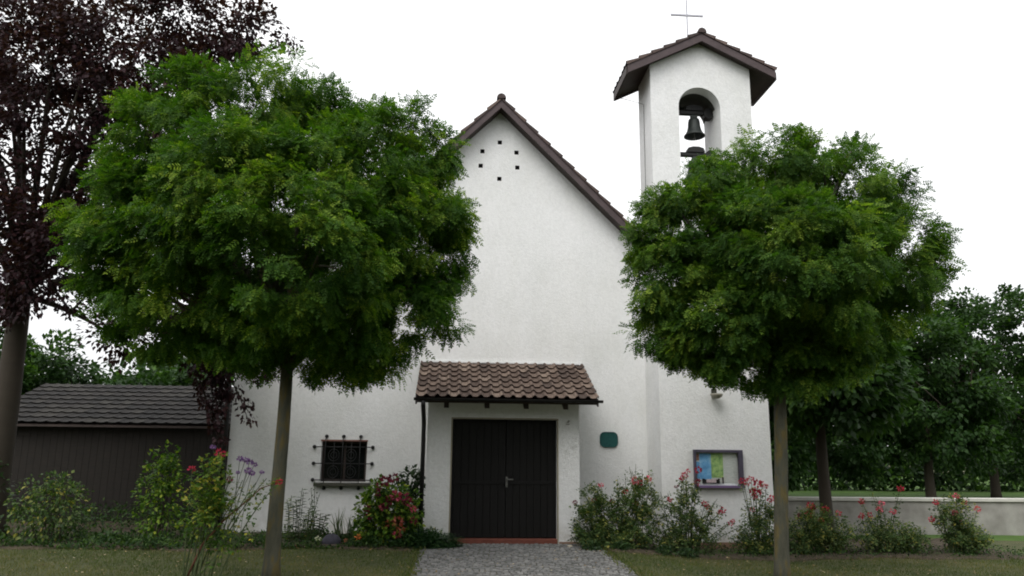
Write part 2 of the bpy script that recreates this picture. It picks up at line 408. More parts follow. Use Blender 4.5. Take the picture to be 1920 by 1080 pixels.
# tiled roof slope as one mesh: o = upper corner, u = unit vector along the courses, d = unit vector down the slope
def tile_slope(o, u, d, ulen, vlen, tw, ch, lift=.03, amp=.02, samples=6, flip=False):
    o, u, d = Vector(o), Vector(u), Vector(d); nrm = u.cross(d)
    if nrm.z < 0: nrm = -nrm
    nt_ = max(1, round(ulen/tw)); nc = max(1, round(vlen/ch)); tw = ulen/nt_; ch = vlen/nc
    nu = nt_*samples
    prof = []
    for i in range(nu+1):
        ph = (i % samples)/samples
        prof.append(amp*(max(0, math.cos(2*PI*ph))**.8) - amp*.15*(max(0, -math.cos(2*PI*ph))))
    b = MB(); V = []
    for j in range(nc):
        jj = [random.uniform(-.004, .004) for _ in range(nt_+1)]
        for vv, l in ((j*ch, 0.0), ((j+1)*ch+.012, lift), ((j+1)*ch+.006, lift-.018)):
            for i in range(nu+1):
                w = 0 if l == 0 else jj[min(nt_-1, i//samples)]
                V.append(o+u*(tw*i/samples)+d*(vv+w*2)+nrm*(prof[i]+l+w*.5))
    F = []; A = []
    W = nu+1
    for j in range(nc):
        rv = [random.random() for _ in range(nt_+1)]
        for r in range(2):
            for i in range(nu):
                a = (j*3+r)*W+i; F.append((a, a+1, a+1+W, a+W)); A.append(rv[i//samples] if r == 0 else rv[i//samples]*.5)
    b.v = [tuple(p) for p in V]; b.f = F; b.a = A
    # verge edges: close the side down to the deck
    for i in (0, nu):
        for j in range(nc):
            p0, p1 = V[(j*3)*W+i], V[(j*3+1)*W+i]
            b.add([p0, p1, p1-nrm*(lift+.03), p0-nrm*.03], [(0, 1, 2, 3)], random.random())
    return b

# ================================================================== SETTING
def grid_axis(a, b, n): return [a+(b-a)*i/n for i in range(n+1)]
xs = [-300, -120, -50, -20]+grid_axis(-10, 12, 88)+[22, 50, 120, 300]
ys = [-60, -30, -16]+grid_axis(-10, 6, 64)+[10, 20, 40, 90, 200, 420]
g = MB()
for y in ys:
    for x in xs:
        inpath = smooth(.35, .05, max(-.5-x, x-2.45, 0))*smooth(-1.0, -1.3, y)
        g.v.append((x, y, gz(x, y)*(1-inpath)-.012*inpath))
W = len(xs)
for j in range(len(ys)-1):
    for i in range(W-1): g.f.append((j*W+i, j*W+i+1, (j+1)*W+i+1, (j+1)*W+i)); g.a.append(.5)
o = g.build('lawn', 'lawn', smooth=True); props(o, kind='structure', label='short olive lawn in front of the church beds and around the building')

# cobbled path: setts one by one in one sheet
pb = MB(); y = -9.0; row = 0
while y < -1.36:
    hy = .076; x = -.48+random.uniform(-.03, .03)+(.045 if row % 2 else 0)
    while x < 2.42:
        wx = random.uniform(.058, .088); t0 = random.uniform(-.005, .006); tl = [t0+random.uniform(-.003, .003) for _ in range(4)]
        e = .006; x1 = x+wx; y1 = y+hy-.012+random.uniform(-.004, .004)
        vs = [(x, y, -.02), (x1, y, -.02), (x1, y1, -.02), (x, y1, -.02), (x+e, y+e, .012+tl[0]), (x1-e, y+e, .012+tl[1]), (x1-e, y1-e, .012+tl[2]), (x+e, y1-e, .012+tl[3])]
        pb.add(vs, [(4, 5, 6, 7), (0, 1, 5, 4), (1, 2, 6, 5), (2, 3, 7, 6), (3, 0, 4, 7)], random.random()); x = x1+.011
    y += hy; row += 1
o = pb.build('path', 'sett'); props(o, kind='structure', label='grey stone sett path leading straight up to the porch door')
o = MB().box(-.5, 2.46, -9.05, -1.30, -.06, -.002).build('path_bed', 'joint'); props(o, kind='structure', label='sandy joints between the path setts')

def bed(name, x0, x1, yf, yb, label):
    b = MB(); nx = int((x1-x0)/.09); ny = int((yb-yf)/.09)
    for j in range(ny+1):
        for i in range(nx+1):
            x = x0+(x1-x0)*i/nx; wob = .10*math.sin(x*2.1)+.06*math.sin(x*5.3+1)
            y = yf+wob*(1-j/ny)+(yb-yf)*j/ny
            ed = smooth(0, .12, min(i/nx*(x1-x0), (nx-i)/nx*(x1-x0), (j/ny)*(yb-yf)))
            b.v.append((x, y, gz(x, y)-.03+ed*(.045+random.uniform(0, .03))))
    for j in range(ny):
        for i in range(nx): a = j*(nx+1)+i; b.f.append((a, a+1, a+nx+2, a+nx+1)); b.a.append(.5)
    props(b.build(name, 'soil', smooth=True), kind='structure', label=label)
bed('flower_bed_soil', -9, -.52, -2.2, .2, 'dark soil of the planted bed left of the path')
bed('flower_bed_soil', -13, -4.5, .15, 2.3, 'dark planted soil between the beech and the shed')
bed('rose_bed_soil', 2.5, 10, -2.35, .6, 'dark soil of the rose bed right of the path')

# ================================================================== CHURCH
AX, AZ = 0.81, 8.50            # gable apex (wall)
XL, XR = -4.18, 5.80
def wz(x): return AZ-abs(x-AX)
ch = thing('church', 'white stucco gabled church with a dark brown tiled roof and a tiled entrance porch', 'church', (AX, 0, 0))
vents = [(.45, 7.63), (.81, 7.84), (1.16, 7.63), (1.18, 7.30), (.81, 7.04), (.42, 7.31)]
hv = .045
holes = [[(x-hv, z-hv), (x+hv, z-hv), (x+hv, z+hv), (x-hv, z+hv)] for x, z in vents]
WX0, WX1, WZ0, WZ1 = -2.47, -1.62, .95, 1.70
holes.append([(WX0, WZ0), (WX1, WZ0), (WX1, WZ1), (WX0, WZ1)])
front = MB().prism([(XL, -.25), (XR, -.25), (XR, wz(XR)), (AX, AZ), (XL, wz(XL))], 0, .35, holes)
front.box(XL, XL+.3, .35, 12, -.25, wz(XL)-.05); front.box(XR-.3, XR, .35, 12, -.25, wz(XR)-.05)
front.prism([(XL, -.25), (XR, -.25), (XR, wz(XR)), (AX, AZ), (XL, wz(XL))], 12, 12.3)
wall = front.build('wall', 'stucco', ch)
for x, z in vents:
    b = MB(); e = hv-.004
    for q in ((x-hv+.002, x-hv+.010, z-hv+.002, z+hv-.002), (x+hv-.010, x+hv-.002, z-hv+.002, z+hv-.002), (x-hv+.010, x+hv-.010, z-hv+.002, z-hv+.010), (x-hv+.010, x+hv-.010, z+hv-.010, z+hv-.002)):
        b.box(q[0], q[1], .006, .2, q[2], q[3])
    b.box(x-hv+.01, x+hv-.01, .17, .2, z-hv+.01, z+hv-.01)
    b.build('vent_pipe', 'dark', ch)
# roof deck, tiles, boards
s2 = math.sqrt(.5)
rf = MB()
def deck(sg, x_end, y0, y1, zoff=.002, th=.11):
    x0 = AX; z0 = AZ+zoff; dx = x_end-AX
    p = [(x0, z0), (x_end, z0-abs(dx)), (x_end, z0-abs(dx)+th), (x0, z0+th)]
    return [(p[0][0], p[0][1]), (p[1][0], p[1][1]), (p[2][0], p[2][1]), (p[3][0], p[3][1])]
eL, eR = XL-.46, XR+.46
rf.prism(deck(-1, eL, 0, 0), -.30, 12.5)
rf.prism(deck(1, 3.765, 0, 0), -.30, .0); rf.prism(deck(1, eR, 0, 0), .0, 12.5)
roof = rf.build('roof', 'soffit', ch)
ztop = AZ+.16
slL = (AX-eL)/s2
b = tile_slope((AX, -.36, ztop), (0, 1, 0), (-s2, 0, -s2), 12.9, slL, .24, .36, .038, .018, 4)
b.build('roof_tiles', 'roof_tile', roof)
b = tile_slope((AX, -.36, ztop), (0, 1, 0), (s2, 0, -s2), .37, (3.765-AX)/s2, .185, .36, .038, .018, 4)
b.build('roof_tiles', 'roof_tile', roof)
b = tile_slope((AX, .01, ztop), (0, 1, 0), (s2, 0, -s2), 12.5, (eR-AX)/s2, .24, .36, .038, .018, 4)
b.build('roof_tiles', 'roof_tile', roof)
# barge boards at the verge
for sg, xe in ((-1, eL), (1, 3.765)):
    dx = abs(xe-AX)
    b = MB().prism([(AX, AZ-.03), (xe, AZ-.03-dx), (xe, AZ+.155-dx), (AX, AZ+.155)], -.335, -.302)
    b.build('barge_board', 'board', roof)
# ridge tiles
b = MB(); y = -.38; k = 0
while y < 12.4:
    L = .42; n = 8; prof = []
    base = len(b.v)
    for yy, rr in ((y, .092), (y+L, .082)):
        for i in range(n+1):
            t = PI*i/n; b.v.append((AX+rr*math.cos(t)*1.05, yy, AZ+.16+rr*math.sin(t)*1.15))
    for i in range(n): b.f.append((base+i, base+i+1, base+n+2+i, base+n+1+i)); b.a.append((k*37 % 10)/10)
    b.v.append((AX, y, AZ+.16)); cidx = len(b.v)-1
    for i in range(n): b.f.append((base+i, base+i+1, cidx)); b.a.append(.3)
    y += .39; k += 1
b.build('ridge_tile_row', 'roof_tile', roof)
# left gutter and swan-neck downpipe at the corner
gx = eL-.05; gzz = AZ-(AX-eL)+.03
MB().tube([(gx, -.32, gzz), (gx, 12.5, gzz-.02)], .065, 10).build('gutter', 'darkmetal', roof, smooth=True)
MB().tube([(gx, -.12, gzz), (gx, -.12, gzz-.10), (XL-.10, -.10, 2.86), (XL-.06, -.10, 2.7), (XL-.045, -.10, .0)], .048, 10).build('downpipe', 'darkmetal', roof, smooth=True)

# grilled window
w = thing  # alias not used further
wm = MB()
wm.box(WX0, WX0+.045, .13, .19, WZ0, WZ1).box(WX1-.045, WX1, .13, .19, WZ0, WZ1).box(WX0+.045, WX1-.045, .13, .19, WZ0, WZ0+.045).box(WX0+.045, WX1-.045, .13, .19, WZ1-.045, WZ1)
wm.box((WX0+WX1)/2-.02, (WX0+WX1)/2+.02, .135, .185, WZ0+.045, WZ1-.045)
win = wm.build('window', 'soffit', ch)
MB().box(WX0+.03, WX1-.03, .155, .165, WZ0+.03, WZ1-.03).build('pane', 'darkglass', win)
MB().box(WX0-.012, WX1+.012, -.012, .10, WZ1-.004, WZ1+.024).build('lintel_edge', 'redtrim', win)
MB().prism_x([(-.10, WZ0-.075), (.12, WZ0-.06), (.12, WZ0-.002), (-.10, WZ0-.022)], WX0-.09, WX1+.09).build('sill', 'sill', win, bevel=.006)
gx_ = [-2.385, -2.065, -1.745]; gz_ = [1.59, 1.285, .985]
gr = MB()
for x in gx_: gr.tube([(x, -.018, .84), (x, -.075, .865), (x, -.075, 1.745), (x, -.018, 1.78)], .009, 6)
for z in gz_: gr.tube([(-2.595, -.018, z), (-2.55, -.060, z), (-1.56, -.060, z), (-1.52, -.018, z)], .009, 6)
for cx in (-2.225, -1.905):
    for cz in (1.44, 1.135):
        for r_ in (.10, .055):
            gr.tube([(cx+r_*math.cos(t*PI/8), -.067, cz+r_*1.1*math.sin(t*PI/8)) for t in range(17)], .007, 6, caps=False)
for x in (-2.225, -1.905): gr.tube([(x, -.067, WZ0+.01), (x, -.067, WZ1-.01)], .006, 6)
grille = gr.build('grille', 'iron', win, smooth=True)
studs = [(x, 1.785) for x in gx_]+[(x, .835) for x in gx_]+[(-2.60, z) for z in gz_]+[(-1.515, z) for z in gz_]
for x, z in studs:
    MB().tube([(x, .0, z), (x, -.03, z), (x, -.045, z)], [.036, .032, .014], 8).build('stud', 'iron', grille)

# porch: walls
PX0, PX1, PY = -.45, 2.225, -1.30
DX0, DX1, DZ = -.015, 1.83, 2.10
pw = MB()
pw.prism([(PX0, -.2), (DX0, -.2), (DX0, DZ), (DX1, DZ), (DX1, -.2), (PX1, -.2), (PX1, 2.50), (PX0, 2.50)], PY, PY+.24)
for x0, x1 in ((PX0, PX0+.24), (PX1-.24, PX1)):
    pw.prism_x([(PY+.24, -.2), (0, -.2), (0, 3.10), (PY+.24, 2.50)], x0, x1)
porch = pw.build('porch', 'stucco', ch)
# porch door
dl = MB(); mid = (DX0+DX1)/2+.03
def leaf_door(x0, x1):
    b = MB(); n = 7; wv = (x1-x0)/n
    for i in range(n): b.box(x0+i*wv+.003, x0+(i+1)*wv-.003, PY+.14, PY+.175, .085, DZ-.035)
    b.box(x0, x1, PY+.1755, PY+.2, .085, DZ-.035)
    b.box(x0+.002, x1-.002, PY+.128, PY+.1395, .98, 1.035)
    return b
d1 = leaf_door(DX0+.035, mid-.003).build('door_leaf', 'door', porch, bevel=.003)
d2 = leaf_door(mid+.003, DX1-.035).build('door_leaf', 'door', porch, bevel=.003)
MB().box(DX0+.002, DX0+.034, PY+.12, PY+.21, .08, DZ-.002).box(DX1-.034, DX1-.002, PY+.12, PY+.21, .08, DZ-.002).box(DX0+.034, DX1-.034, PY+.12, PY+.21, DZ-.034, DZ-.002).build('door_frame', 'door', porch)
hx = .955
MB().box(hx-.02, hx+.02, PY+.118, PY+.127, .93, 1.11).box(hx-.008, hx+.115, PY+.070, PY+.084, 1.055, 1.078).box(hx-.008, hx+.010, PY+.084, PY+.118, 1.058, 1.075).box(hx-.022, hx+.016, PY+.108, PY+.1175, .955, .985).build('door_handle', 'steel', porch, bevel=.003)
MB().box(DX0+.002, DX1-.002, PY-.03, PY+.22, -.1, .075).build('threshold', 'threshold', porch, bevel=.006)
tr = MB().box(DX0-.022, DX0, PY-.006, PY+.02, .0, DZ+.022).box(DX1, DX1+.022, PY-.006, PY+.02, .0, DZ+.022).box(DX0, DX1, PY-.006, PY+.02, DZ, DZ+.022)
tr.build('door_surround', 'trim', porch)
MB().box(DX1+.03, PX1+.012, PY-.012, PY-.001, -.1, .035).build('base_strip', 'plinth', porch)
# porch roof
RX0, RX1 = -.66, 2.50
EY, EZ, TZ = -1.72, 2.44, 3.22
dv = Vector((0, EY, EZ-TZ)); vl = dv.length; dv.normalize()
prf = MB().prism_x([(-.003, TZ-.03), (EY, EZ-.03), (EY, EZ-.09), (-.003, TZ-.09)], RX0+.03, RX1-.03)
proof = prf.build('porch_roof', 'soffit', ch)
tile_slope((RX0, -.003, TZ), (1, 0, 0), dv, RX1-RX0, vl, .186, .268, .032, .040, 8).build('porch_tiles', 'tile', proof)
for x in (-.13, .57, 1.25, 1.94):
    MB().prism_x([(-.01, TZ-.092), (EY+.12, EZ-.045), (EY+.10, EZ-.17), (-.01, TZ-.22)], x-.042, x+.042).build('rafter', 'soffit', proof)
for x0, x1 in ((RX0+.0, RX0+.028), (RX1-.028, RX1)):
    MB().prism_x([(-.004, TZ-.012), (EY, EZ-.012), (EY, EZ-.12), (-.004, TZ-.12)], x0, x1).build('verge_board', 'board', proof)
# half round gutter + fascia
MB().box(RX0+.03, RX1-.03, EY-.022, EY-.002, EZ-.07, EZ-.02).build('fascia', 'soffit', proof)
gb = MB(); n = 10; base = 0; GR = .046
for x in (RX0-.02, RX1+.06):
    for i in range(n+1):
        t = PI+PI*i/n; gb.v.append((x, EY-.07+GR*math.cos(t), EZ-.015+GR*math.sin(t)))
    for i in range(n+1):
        t = PI+PI*i/n; gb.v.append((x, EY-.07+(GR-.006)*math.cos(t), EZ-.015+(GR-.006)*math.sin(t)))
m_ = n+1
for i in range(n):
    gb.f += [(i, i+1, 2*m_+i+1, 2*m_+i), (m_+i, 3*m_+i, 3*m_+i+1, m_+i+1), (i, m_+i, m_+i+1, i+1), (2*m_+i, 2*m_+i+1, 3*m_+i+1, 3*m_+i)]
gb.f += [(0, 2*m_, 3*m_, m_), (n, m_+n, 3*m_+n, 2*m_+n)]; gb.a += [.5]*(4*n+2)
for x in (RX0-.02, RX1+.06): gb.prism_x([(EY-.07+GR*.97*math.cos(PI+PI*i/n), EZ-.015+GR*.97*math.sin(PI+PI*i/n)) for i in range(n+1)], x-.002, x+.002)
gutter = gb.build('gutter', 'darkmetal', proof)
MB().tube([(PX0-.07, EY-.07, EZ-.07), (PX0-.07, EY-.08, EZ-.14), (PX0-.07, PY-.03, EZ-.34), (PX0-.065, PY-.01, EZ-.45), (PX0-.065, PY-.01, .02)], .040, 10).build('downpipe', 'darkmetal', proof, smooth=True)
# flashing where the porch roof meets the wall
MB().box(RX0+.02, RX1-.02, -.03, -.004, TZ+.005, TZ+.035).build('flashing', 'stucco', proof)
MB().box(PX0+.24, PX1-.24, PY+.245, -.01, 2.42, 2.44).build('porch_ceiling', 'soffit', proof)

# ================================================================== BELL TOWER
TX0, TX1, TY0, TY1 = 3.77, 5.83, -.99, -.004
TA, TAZ = 4.80, 9.74
bt = thing('bell_tower', 'white stucco bell tower with arched opening and small dark gable roof right of the church', 'bell tower', (TA, -.5, -.12))
def tz(x): return TAZ-.5*abs(x-TA)
acx, acz, ar = 4.76, 8.355, .425
arch = [(acx-ar, 6.4)]+[(acx-ar*math.cos(PI*i/20), acz+ar*math.sin(PI*i/20)) for i in range(21)]+[(acx+ar, 6.4)]
arch = arch[::-1]
CX0, CX1, CZ0, CZ1 = 4.40, 5.235, .985, 1.585
chole = [(CX0, CZ0), (CX1, CZ0), (CX1, CZ1), (CX0, CZ1)]
tw = MB().prism([(TX0, -.3), (TX1, -.3), (TX1, tz(TX1)), (TA, TAZ), (TX0, tz(TX0))], TY0, TY1, [arch])
tw.build('wall', 'stucco', bt)
MB().box(TX0+.01, TX1+.012, TY0-.014, TY0-.002, -.3, .0).box(TX1+.002, TX1+.012, TY0-.002, TY1, -.3, .0).build('plinth', 'plinth', bt)
# dark lined vault and rear panel above the bells
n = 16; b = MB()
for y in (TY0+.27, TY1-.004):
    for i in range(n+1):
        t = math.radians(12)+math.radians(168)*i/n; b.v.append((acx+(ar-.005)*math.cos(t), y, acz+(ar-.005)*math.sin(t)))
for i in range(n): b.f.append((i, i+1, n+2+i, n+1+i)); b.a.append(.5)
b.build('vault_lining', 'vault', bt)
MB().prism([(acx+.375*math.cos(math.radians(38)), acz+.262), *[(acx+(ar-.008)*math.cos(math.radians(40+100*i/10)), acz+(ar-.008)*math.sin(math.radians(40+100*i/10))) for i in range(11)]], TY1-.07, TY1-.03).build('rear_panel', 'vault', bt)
# tower roof
REX0, REX1, RY0, RY1 = 3.27, 6.29, -1.20, .10
trf = MB()
for xe in (REX0, REX1):
    dz = .5*abs(xe-TA)
    trf.prism([(TA, TAZ+.004), (xe, TAZ+.004-dz), (xe, TAZ+.10-dz), (TA, TAZ+.10)], RY0+.04, RY1-.04)
troof = trf.build('roof', 'soffit', bt)
k5 = math.hypot(1, .5)
for sg, xe in ((-1, REX0), (1, REX1)):
    b = tile_slope((TA, RY0-.02, TAZ+.135), (0, 1, 0), (sg/k5, 0, -.5/k5), RY1-RY0+.04, abs(xe-TA)*k5, .22, .30, .045, .02, 4)
    b.build('roof_tiles', 'roof_tile', troof)
    dz = .5*abs(xe-TA)
    for y0 in (RY0, RY1-.035):
        MB().prism([(TA, TAZ-.045), (xe, TAZ-.045-dz), (xe, TAZ+.118-dz), (TA, TAZ+.118)], y0, y0+.035).build('barge_board', 'board', troof)
    MB().box(min(xe, xe+sg*.03), max(xe, xe+sg*.03), RY0+.036, RY1-.036, TAZ-.06-dz, TAZ+.10-dz).build('eaves_board', 'soffit', troof)
b = MB()
for k, y in enumerate((RY0-.04, RY0+.36, RY0+.76, RY0+1.10)):
    base = len(b.v); n = 8
    for yy, rr in ((y, .092), (y+.42 if k < 3 else RY1+.03, .082)):
        for i in range(n+1):
            t = PI*i/n; b.v.append((TA+rr*math.cos(t), yy, TAZ+.13+rr*math.sin(t)*1.1))
    for i in range(n): b.f.append((base+i, base+i+1, base+n+2+i, base+n+1+i)); b.a.append(.4)
    b.v.append((TA, y, TAZ+.13)); c_ = len(b.v)-1
    for i in range(n): b.f.append((base+i, base+i+1, c_)); b.a.append(.2)
b.build('ridge_tile_row', 'roof_tile', troof)
MB().tube([(REX0+.03, RY1-.1, tz(REX0)-.0), (3.5, -.28, 8.78), (TX0-.012, -.45, 8.62), (TX0-.012, -.45, 5.6)], .006, 5).build('lightning_cable', 'steel', bt)

cr = thing('roof_cross', 'thin pale metal cross with a wide bar standing on the tower roof', 'cross', (4.71, -.59, TAZ+.2))
MB().tube([(4.71, -.59, TAZ+.1), (4.71, -.59, 11.0)], .014, 6).build('mast', 'crossmetal', cr)
MB().box(4.36, 5.06, -.605, -.575, 10.61, 10.65).build('crossbar', 'crossmetal', cr, bevel=.004)

def bell(name, label, cx, cy, ztop, r, h, beam):
    t = thing(name, label, 'bell', (cx, cy, ztop), 'bells hung in the tower arch')
    prof = [(0, 0), (r*.34, -.01*h), (r*.50, -.08*h), (r*.56, -.22*h), (r*.60, -.5*h), (r*.70, -.72*h), (r*.86, -.88*h), (r, -.97*h), (r*1.0, -h), (r*.93, -h), (r*.8, -.86*h), (r*.5, -.4*h), (0, -.12*h)]
    bd = MB().lathe(prof, (cx, cy, ztop), 24).build('body', 'bronze', t, smooth=True)
    MB().box(cx-.07, cx+.07, cy-.045, cy+.045, ztop-.01, ztop+.07).build('crown_loop', 'bronze', t, bevel=.015)
    y_ = MB().box(beam[0], beam[1], cy-.05, cy+.05, ztop+.07, ztop+.15)
    y_.prism([(cx-.19, ztop+.152), (cx+.19, ztop+.152), (cx+.16, ztop+.24), (cx+.06, ztop+.27), (cx-.06, ztop+.27), (cx-.16, ztop+.24)], cy-.075, cy+.075)
    yk = y_.build('yoke', 'iron', t, bevel=.008)
    MB().tube([(cx, cy, ztop-.5*h), (cx, cy, ztop-h-.03)], .012, 6).ball((cx, cy, ztop-h-.055), .032, 6).build('clapper', 'steel', t, smooth=True)
    MB().tube([(beam[1]-.08, cy-.10, ztop+.08), (beam[1]-.08, cy+.06, ztop+.08)], [.115, .115], 14).build('wheel', 'iron', t, bevel=.008)
    return t
bell('church_bell', 'upper dark bronze bell hanging from its yoke under the arch top', 4.80, -.49, 8.335, .215, .40, (acx-ar+.004, acx+ar-.004))
bell('church_bell', 'lower dark bronze bell in the tower arch partly hidden by the tree crown', 4.80, -.49, 7.42, .27, .48, (acx-ar+.004, acx+ar-.004))

# ================================================================== THINGS ON THE WALLS
nc = thing('notice_case', 'purple framed glazed notice case with posters on the tower wall', 'notice case', (4.82, TY0, .95))
fx0, fx1, fz0, fz1 = 4.36, 5.27, .94, 1.615
yb, yf = TY0-.001, TY0-.075
MB().box(fx0+.04, fx1-.04, yb-.012, yb, fz0+.03, fz1-.05).build('back_board', 'sheet', nc)
f_ = MB().box(fx0, fx0+.04, yf, yb, fz0, fz1).box(fx1-.085, fx1, yf, yb, fz0+.05, fz1).box(fx0+.04, fx1-.085, yf, yb, fz1-.05, fz1)
f_.build('frame', 'purple', nc, bevel=.005)
MB().prism_x([(yf-.012, fz0), (yb, fz0), (yb, fz0+.045), (yf-.012, fz0+.045)], fx0+.041, fx1).build('sill', 'lilac', nc, bevel=.004)
MB().prism_x([(yf+.012, fz0+.046), (yb-.013, fz0+.046), (yb-.013, fz0+.075), (yf+.012, fz0+.052)], fx0+.041, fx1-.087).build('ledge', 'pale', nc)
MB().box(fx0+.041, fx1-.086, yf+.004, yf+.008, fz0+.055, fz1-.051).build('pane', 'glass', nc)
def sheet(name, label, cat, x0, x1, z0, z1, m, dy=.0, art=None):
    y1 = yb-.0135-dy
    b = MB().box(x0, x1, y1-.003, y1, z0, z1)
    if art is None:
        return props(b.build(name, m, loc=((x0+x1)/2, y1, z0)), label, cat)
    t = thing(name, label, cat, ((x0+x1)/2, y1, z0)); b.build('sheet', m, t)
    for i, (ax0, ax1, az0, az1, am) in enumerate(art):
        MB().box(ax0, ax1, y1-.0065-.0004*i, y1-.0035, az0, az1).build('printed_patch', am, t)
    return t
sheet('poster', 'blue poster with a lighter lower half inside the notice case', 'poster', 4.475, 4.685, 1.09, 1.55, 'poster_blue', art=[(4.478, 4.682, 1.29, 1.36, 'poster_blue')])
sheet('poster', 'pale blue poster at the left edge of the notice case below the small photograph', 'poster', 4.412, 4.472, 1.10, 1.40, 'poster_blue', .004)
sheet('photograph', 'small reddish photograph in the upper left corner of the notice case', 'photograph', 4.412, 4.47, 1.42, 1.545, 'poster_photo')
sheet('poster', 'green poster in the middle of the notice case', 'poster', 4.69, 4.91, 1.12, 1.555, 'poster_green')
sheet('paper_notice', 'grey white typed sheet at the right of the notice case', 'notice', 4.935, 5.165, 1.04, 1.55, 'sheet')
st = thing('leaflet_stand', 'low black leaflet stand with a pinkish card at the foot of the notice case', 'leaflet stand', (4.66, yb-.06, fz0+.075))
MB().box(4.50, 4.82, yb-.06, yb-.045, fz0+.077, fz0+.15).box(4.50, 4.545, yb-.068, yb-.0602, fz0+.077, fz0+.165).box(4.785, 4.82, yb-.068, yb-.0602, fz0+.077, fz0+.165).build('stand', 'iron', st)
MB().box(4.575, 4.755, yb-.068, yb-.061, fz0+.095, fz0+.155).build('card', 'card', st)
props(MB().box(4.875, 4.90, yb-.05, yb-.03, fz0+.077, fz0+.19).build('figurine', 'iron', loc=(4.887, yb-.04, fz0+.077), bevel=.006), 'small upright dark figurine standing beside the leaflet stand', 'figurine')

# enamel plaque
cx, cz, hw, hh, c_ = 3.015, 1.785, .178, .148, .092
def octo(k): 
    w_, h_, c2 = hw-k, hh-k, c_-k*.4
    out = []
    for sx, sz, st_ in ((1, 1, 0), (-1, 1, 1), (-1, -1, 2), (1, -1, 3)):
        for i in range(4):
            t = PI/2*(st_+i/3); out.append((cx+sx*(w_-c2)+c2*math.cos(t), cz+sz*(h_-c2)+c2*math.sin(t)))
    return out
pq = thing('wall_plaque', 'dark teal plaque with clipped corners on the white wall right of the porch', 'plaque', (cx, 0, cz))
MB().prism(octo(0), -.022, -.002).build('plate', 'teal', pq, bevel=.003)
MB().prism(octo(.004), -.032, -.0225, [list(reversed(octo(.016)))]).build('rim', 'teal', pq, bevel=.003)
# small faded fitting on the porch wall
hn = MB().prism([(2.005, 2.055), (2.035, 2.05), (2.06, 2.09), (2.03, 2.10)], PY-.012, PY-.002).prism([(1.985, 2.015), (2.055, 2.02), (2.05, 2.038), (1.99, 2.036)], PY-.010, PY-.002)
props(hn.build('wall_fitting', 'concrete', loc=(2.03, PY, 2.05)), 'tiny faded grey fitting on the porch wall beside the door top', 'fitting')
# wall lamp under the right tree's crown
wl = thing('wall_lamp', 'cream bowl wall lamp on the tower above the notice case', 'lamp', (4.80, TY0, 2.6))
MB().box(4.75, 4.85, TY0-.03, TY0-.002, 2.56, 2.72).build('bracket', 'sill', wl, bevel=.006)
MB().lathe([(.0, -.06), (.05, -.052), (.09, -.03), (.112, .01), (.116, .03), (.10, .034), (0, .034)], (4.80, TY0-.15, 2.59), 18).build('bowl', 'lampglass', wl, smooth=True)

# ================================================================== THE TWO ROBINIA TREES
def px_lobes(lst, Y0):
    s = (Y0+14.9)/FPX; out = []
    for px, py, r, dy in lst:
        p = at(px, py, Y0+dy); out.append((p.x, p.y, p.z, r*s))
    return out
YT = -5.0
left_lobes = px_lobes([(480, 225, 138, 0), (540, 165, 62, .1), (395, 290, 178, .3), (800, 400, 85, .2), (440, 590, 95, 0), (715, 315, 135, 0), (610, 400, 190, -.3), (795, 295, 62, .2), (770, 470, 105, .1), (765, 585, 92, 0), (640, 590, 115, -.2),
    (500, 555, 140, 0), (330, 520, 165, .2), (820, 420, 55, -.3), (425, 430, 170, -.4), (560, 330, 150, .6), (640, 500, 150, .8), (460, 480, 150, .9), (560, 470, 160, -1.0), (450, 350, 130, -1.0), (250, 420, 120, 0), (700, 640, 58, .1), (800, 520, 60, .1), (838, 480, 26, 0), (598, 700, 16, 0), (604, 728, 10, 0), (470, 680, 16, 0), (560, 688, 14, .1), (655, 698, 14, 0), (722, 694, 14, .1), (790, 655, 14, 0), (868, 290, 14, 0), (868, 425, 12, 0), (866, 530, 12, 0), (690, 235, 50, 0), (770, 240, 50, 0), (640, 240, 48, .1), (600, 195, 40, 0), (700, 655, 45, .1), (600, 665, 40, 0)], YT)
tree('robinia_tree', 'round crowned robinia tree in front of the church window left of the path', 'tree', (-2.14, YT, 0), (-2.14, YT, 2.75), .098, .072, left_lobes,
     860, 88, .225, .115, T_PIN, 'robinia', nl=34, droop=.75, group='globe robinias flanking the path')
# low hanging twig
hp = [at(x, y, YT) for x, y in ((590, 690), (602, 716), (606, 738), (598, 705), (575, 690), (520, 690), (640, 690))]
right_lobes = px_lobes([(1292, 424, 80, 0), (1262, 520, 82, 0), (1408, 332, 82, .2), (1480, 330, 92, -.1), (1360, 585, 118, 0), (1465, 470, 140, -.5), (1400, 672, 68, .1), (1560, 400, 150, .2),
    (1640, 500, 130, 0), (1560, 620, 105, 0), (1478, 670, 72, 0), (1245, 400, 48, 0), (1430, 420, 120, .8), (1540, 520, 140, .9), (1520, 500, 130, -.9), (1240, 600, 42, .1), (1290, 640, 42, 0), (1345, 680, 32, -.1), (1252, 455, 62, 0), (1370, 590, 80, -.35), (1325, 345, 48, 0), (1345, 300, 30, .1), (1225, 480, 40, .1), (1215, 635, 14, 0), (1300, 705, 14, 0), (1400, 738, 12, 0), (1470, 725, 16, 0), (1183, 500, 14, 0), (1192, 440, 14, 0)], YT)
tree('robinia_tree', 'round crowned robinia tree in front of the bell tower right of the path', 'tree', (4.215, YT, -.05), (4.31, YT, 2.75), .098, .075, right_lobes,
     720, 88, .215, .115, T_PIN, 'robinia2', nl=34, droop=.75, group='globe robinias flanking the path')

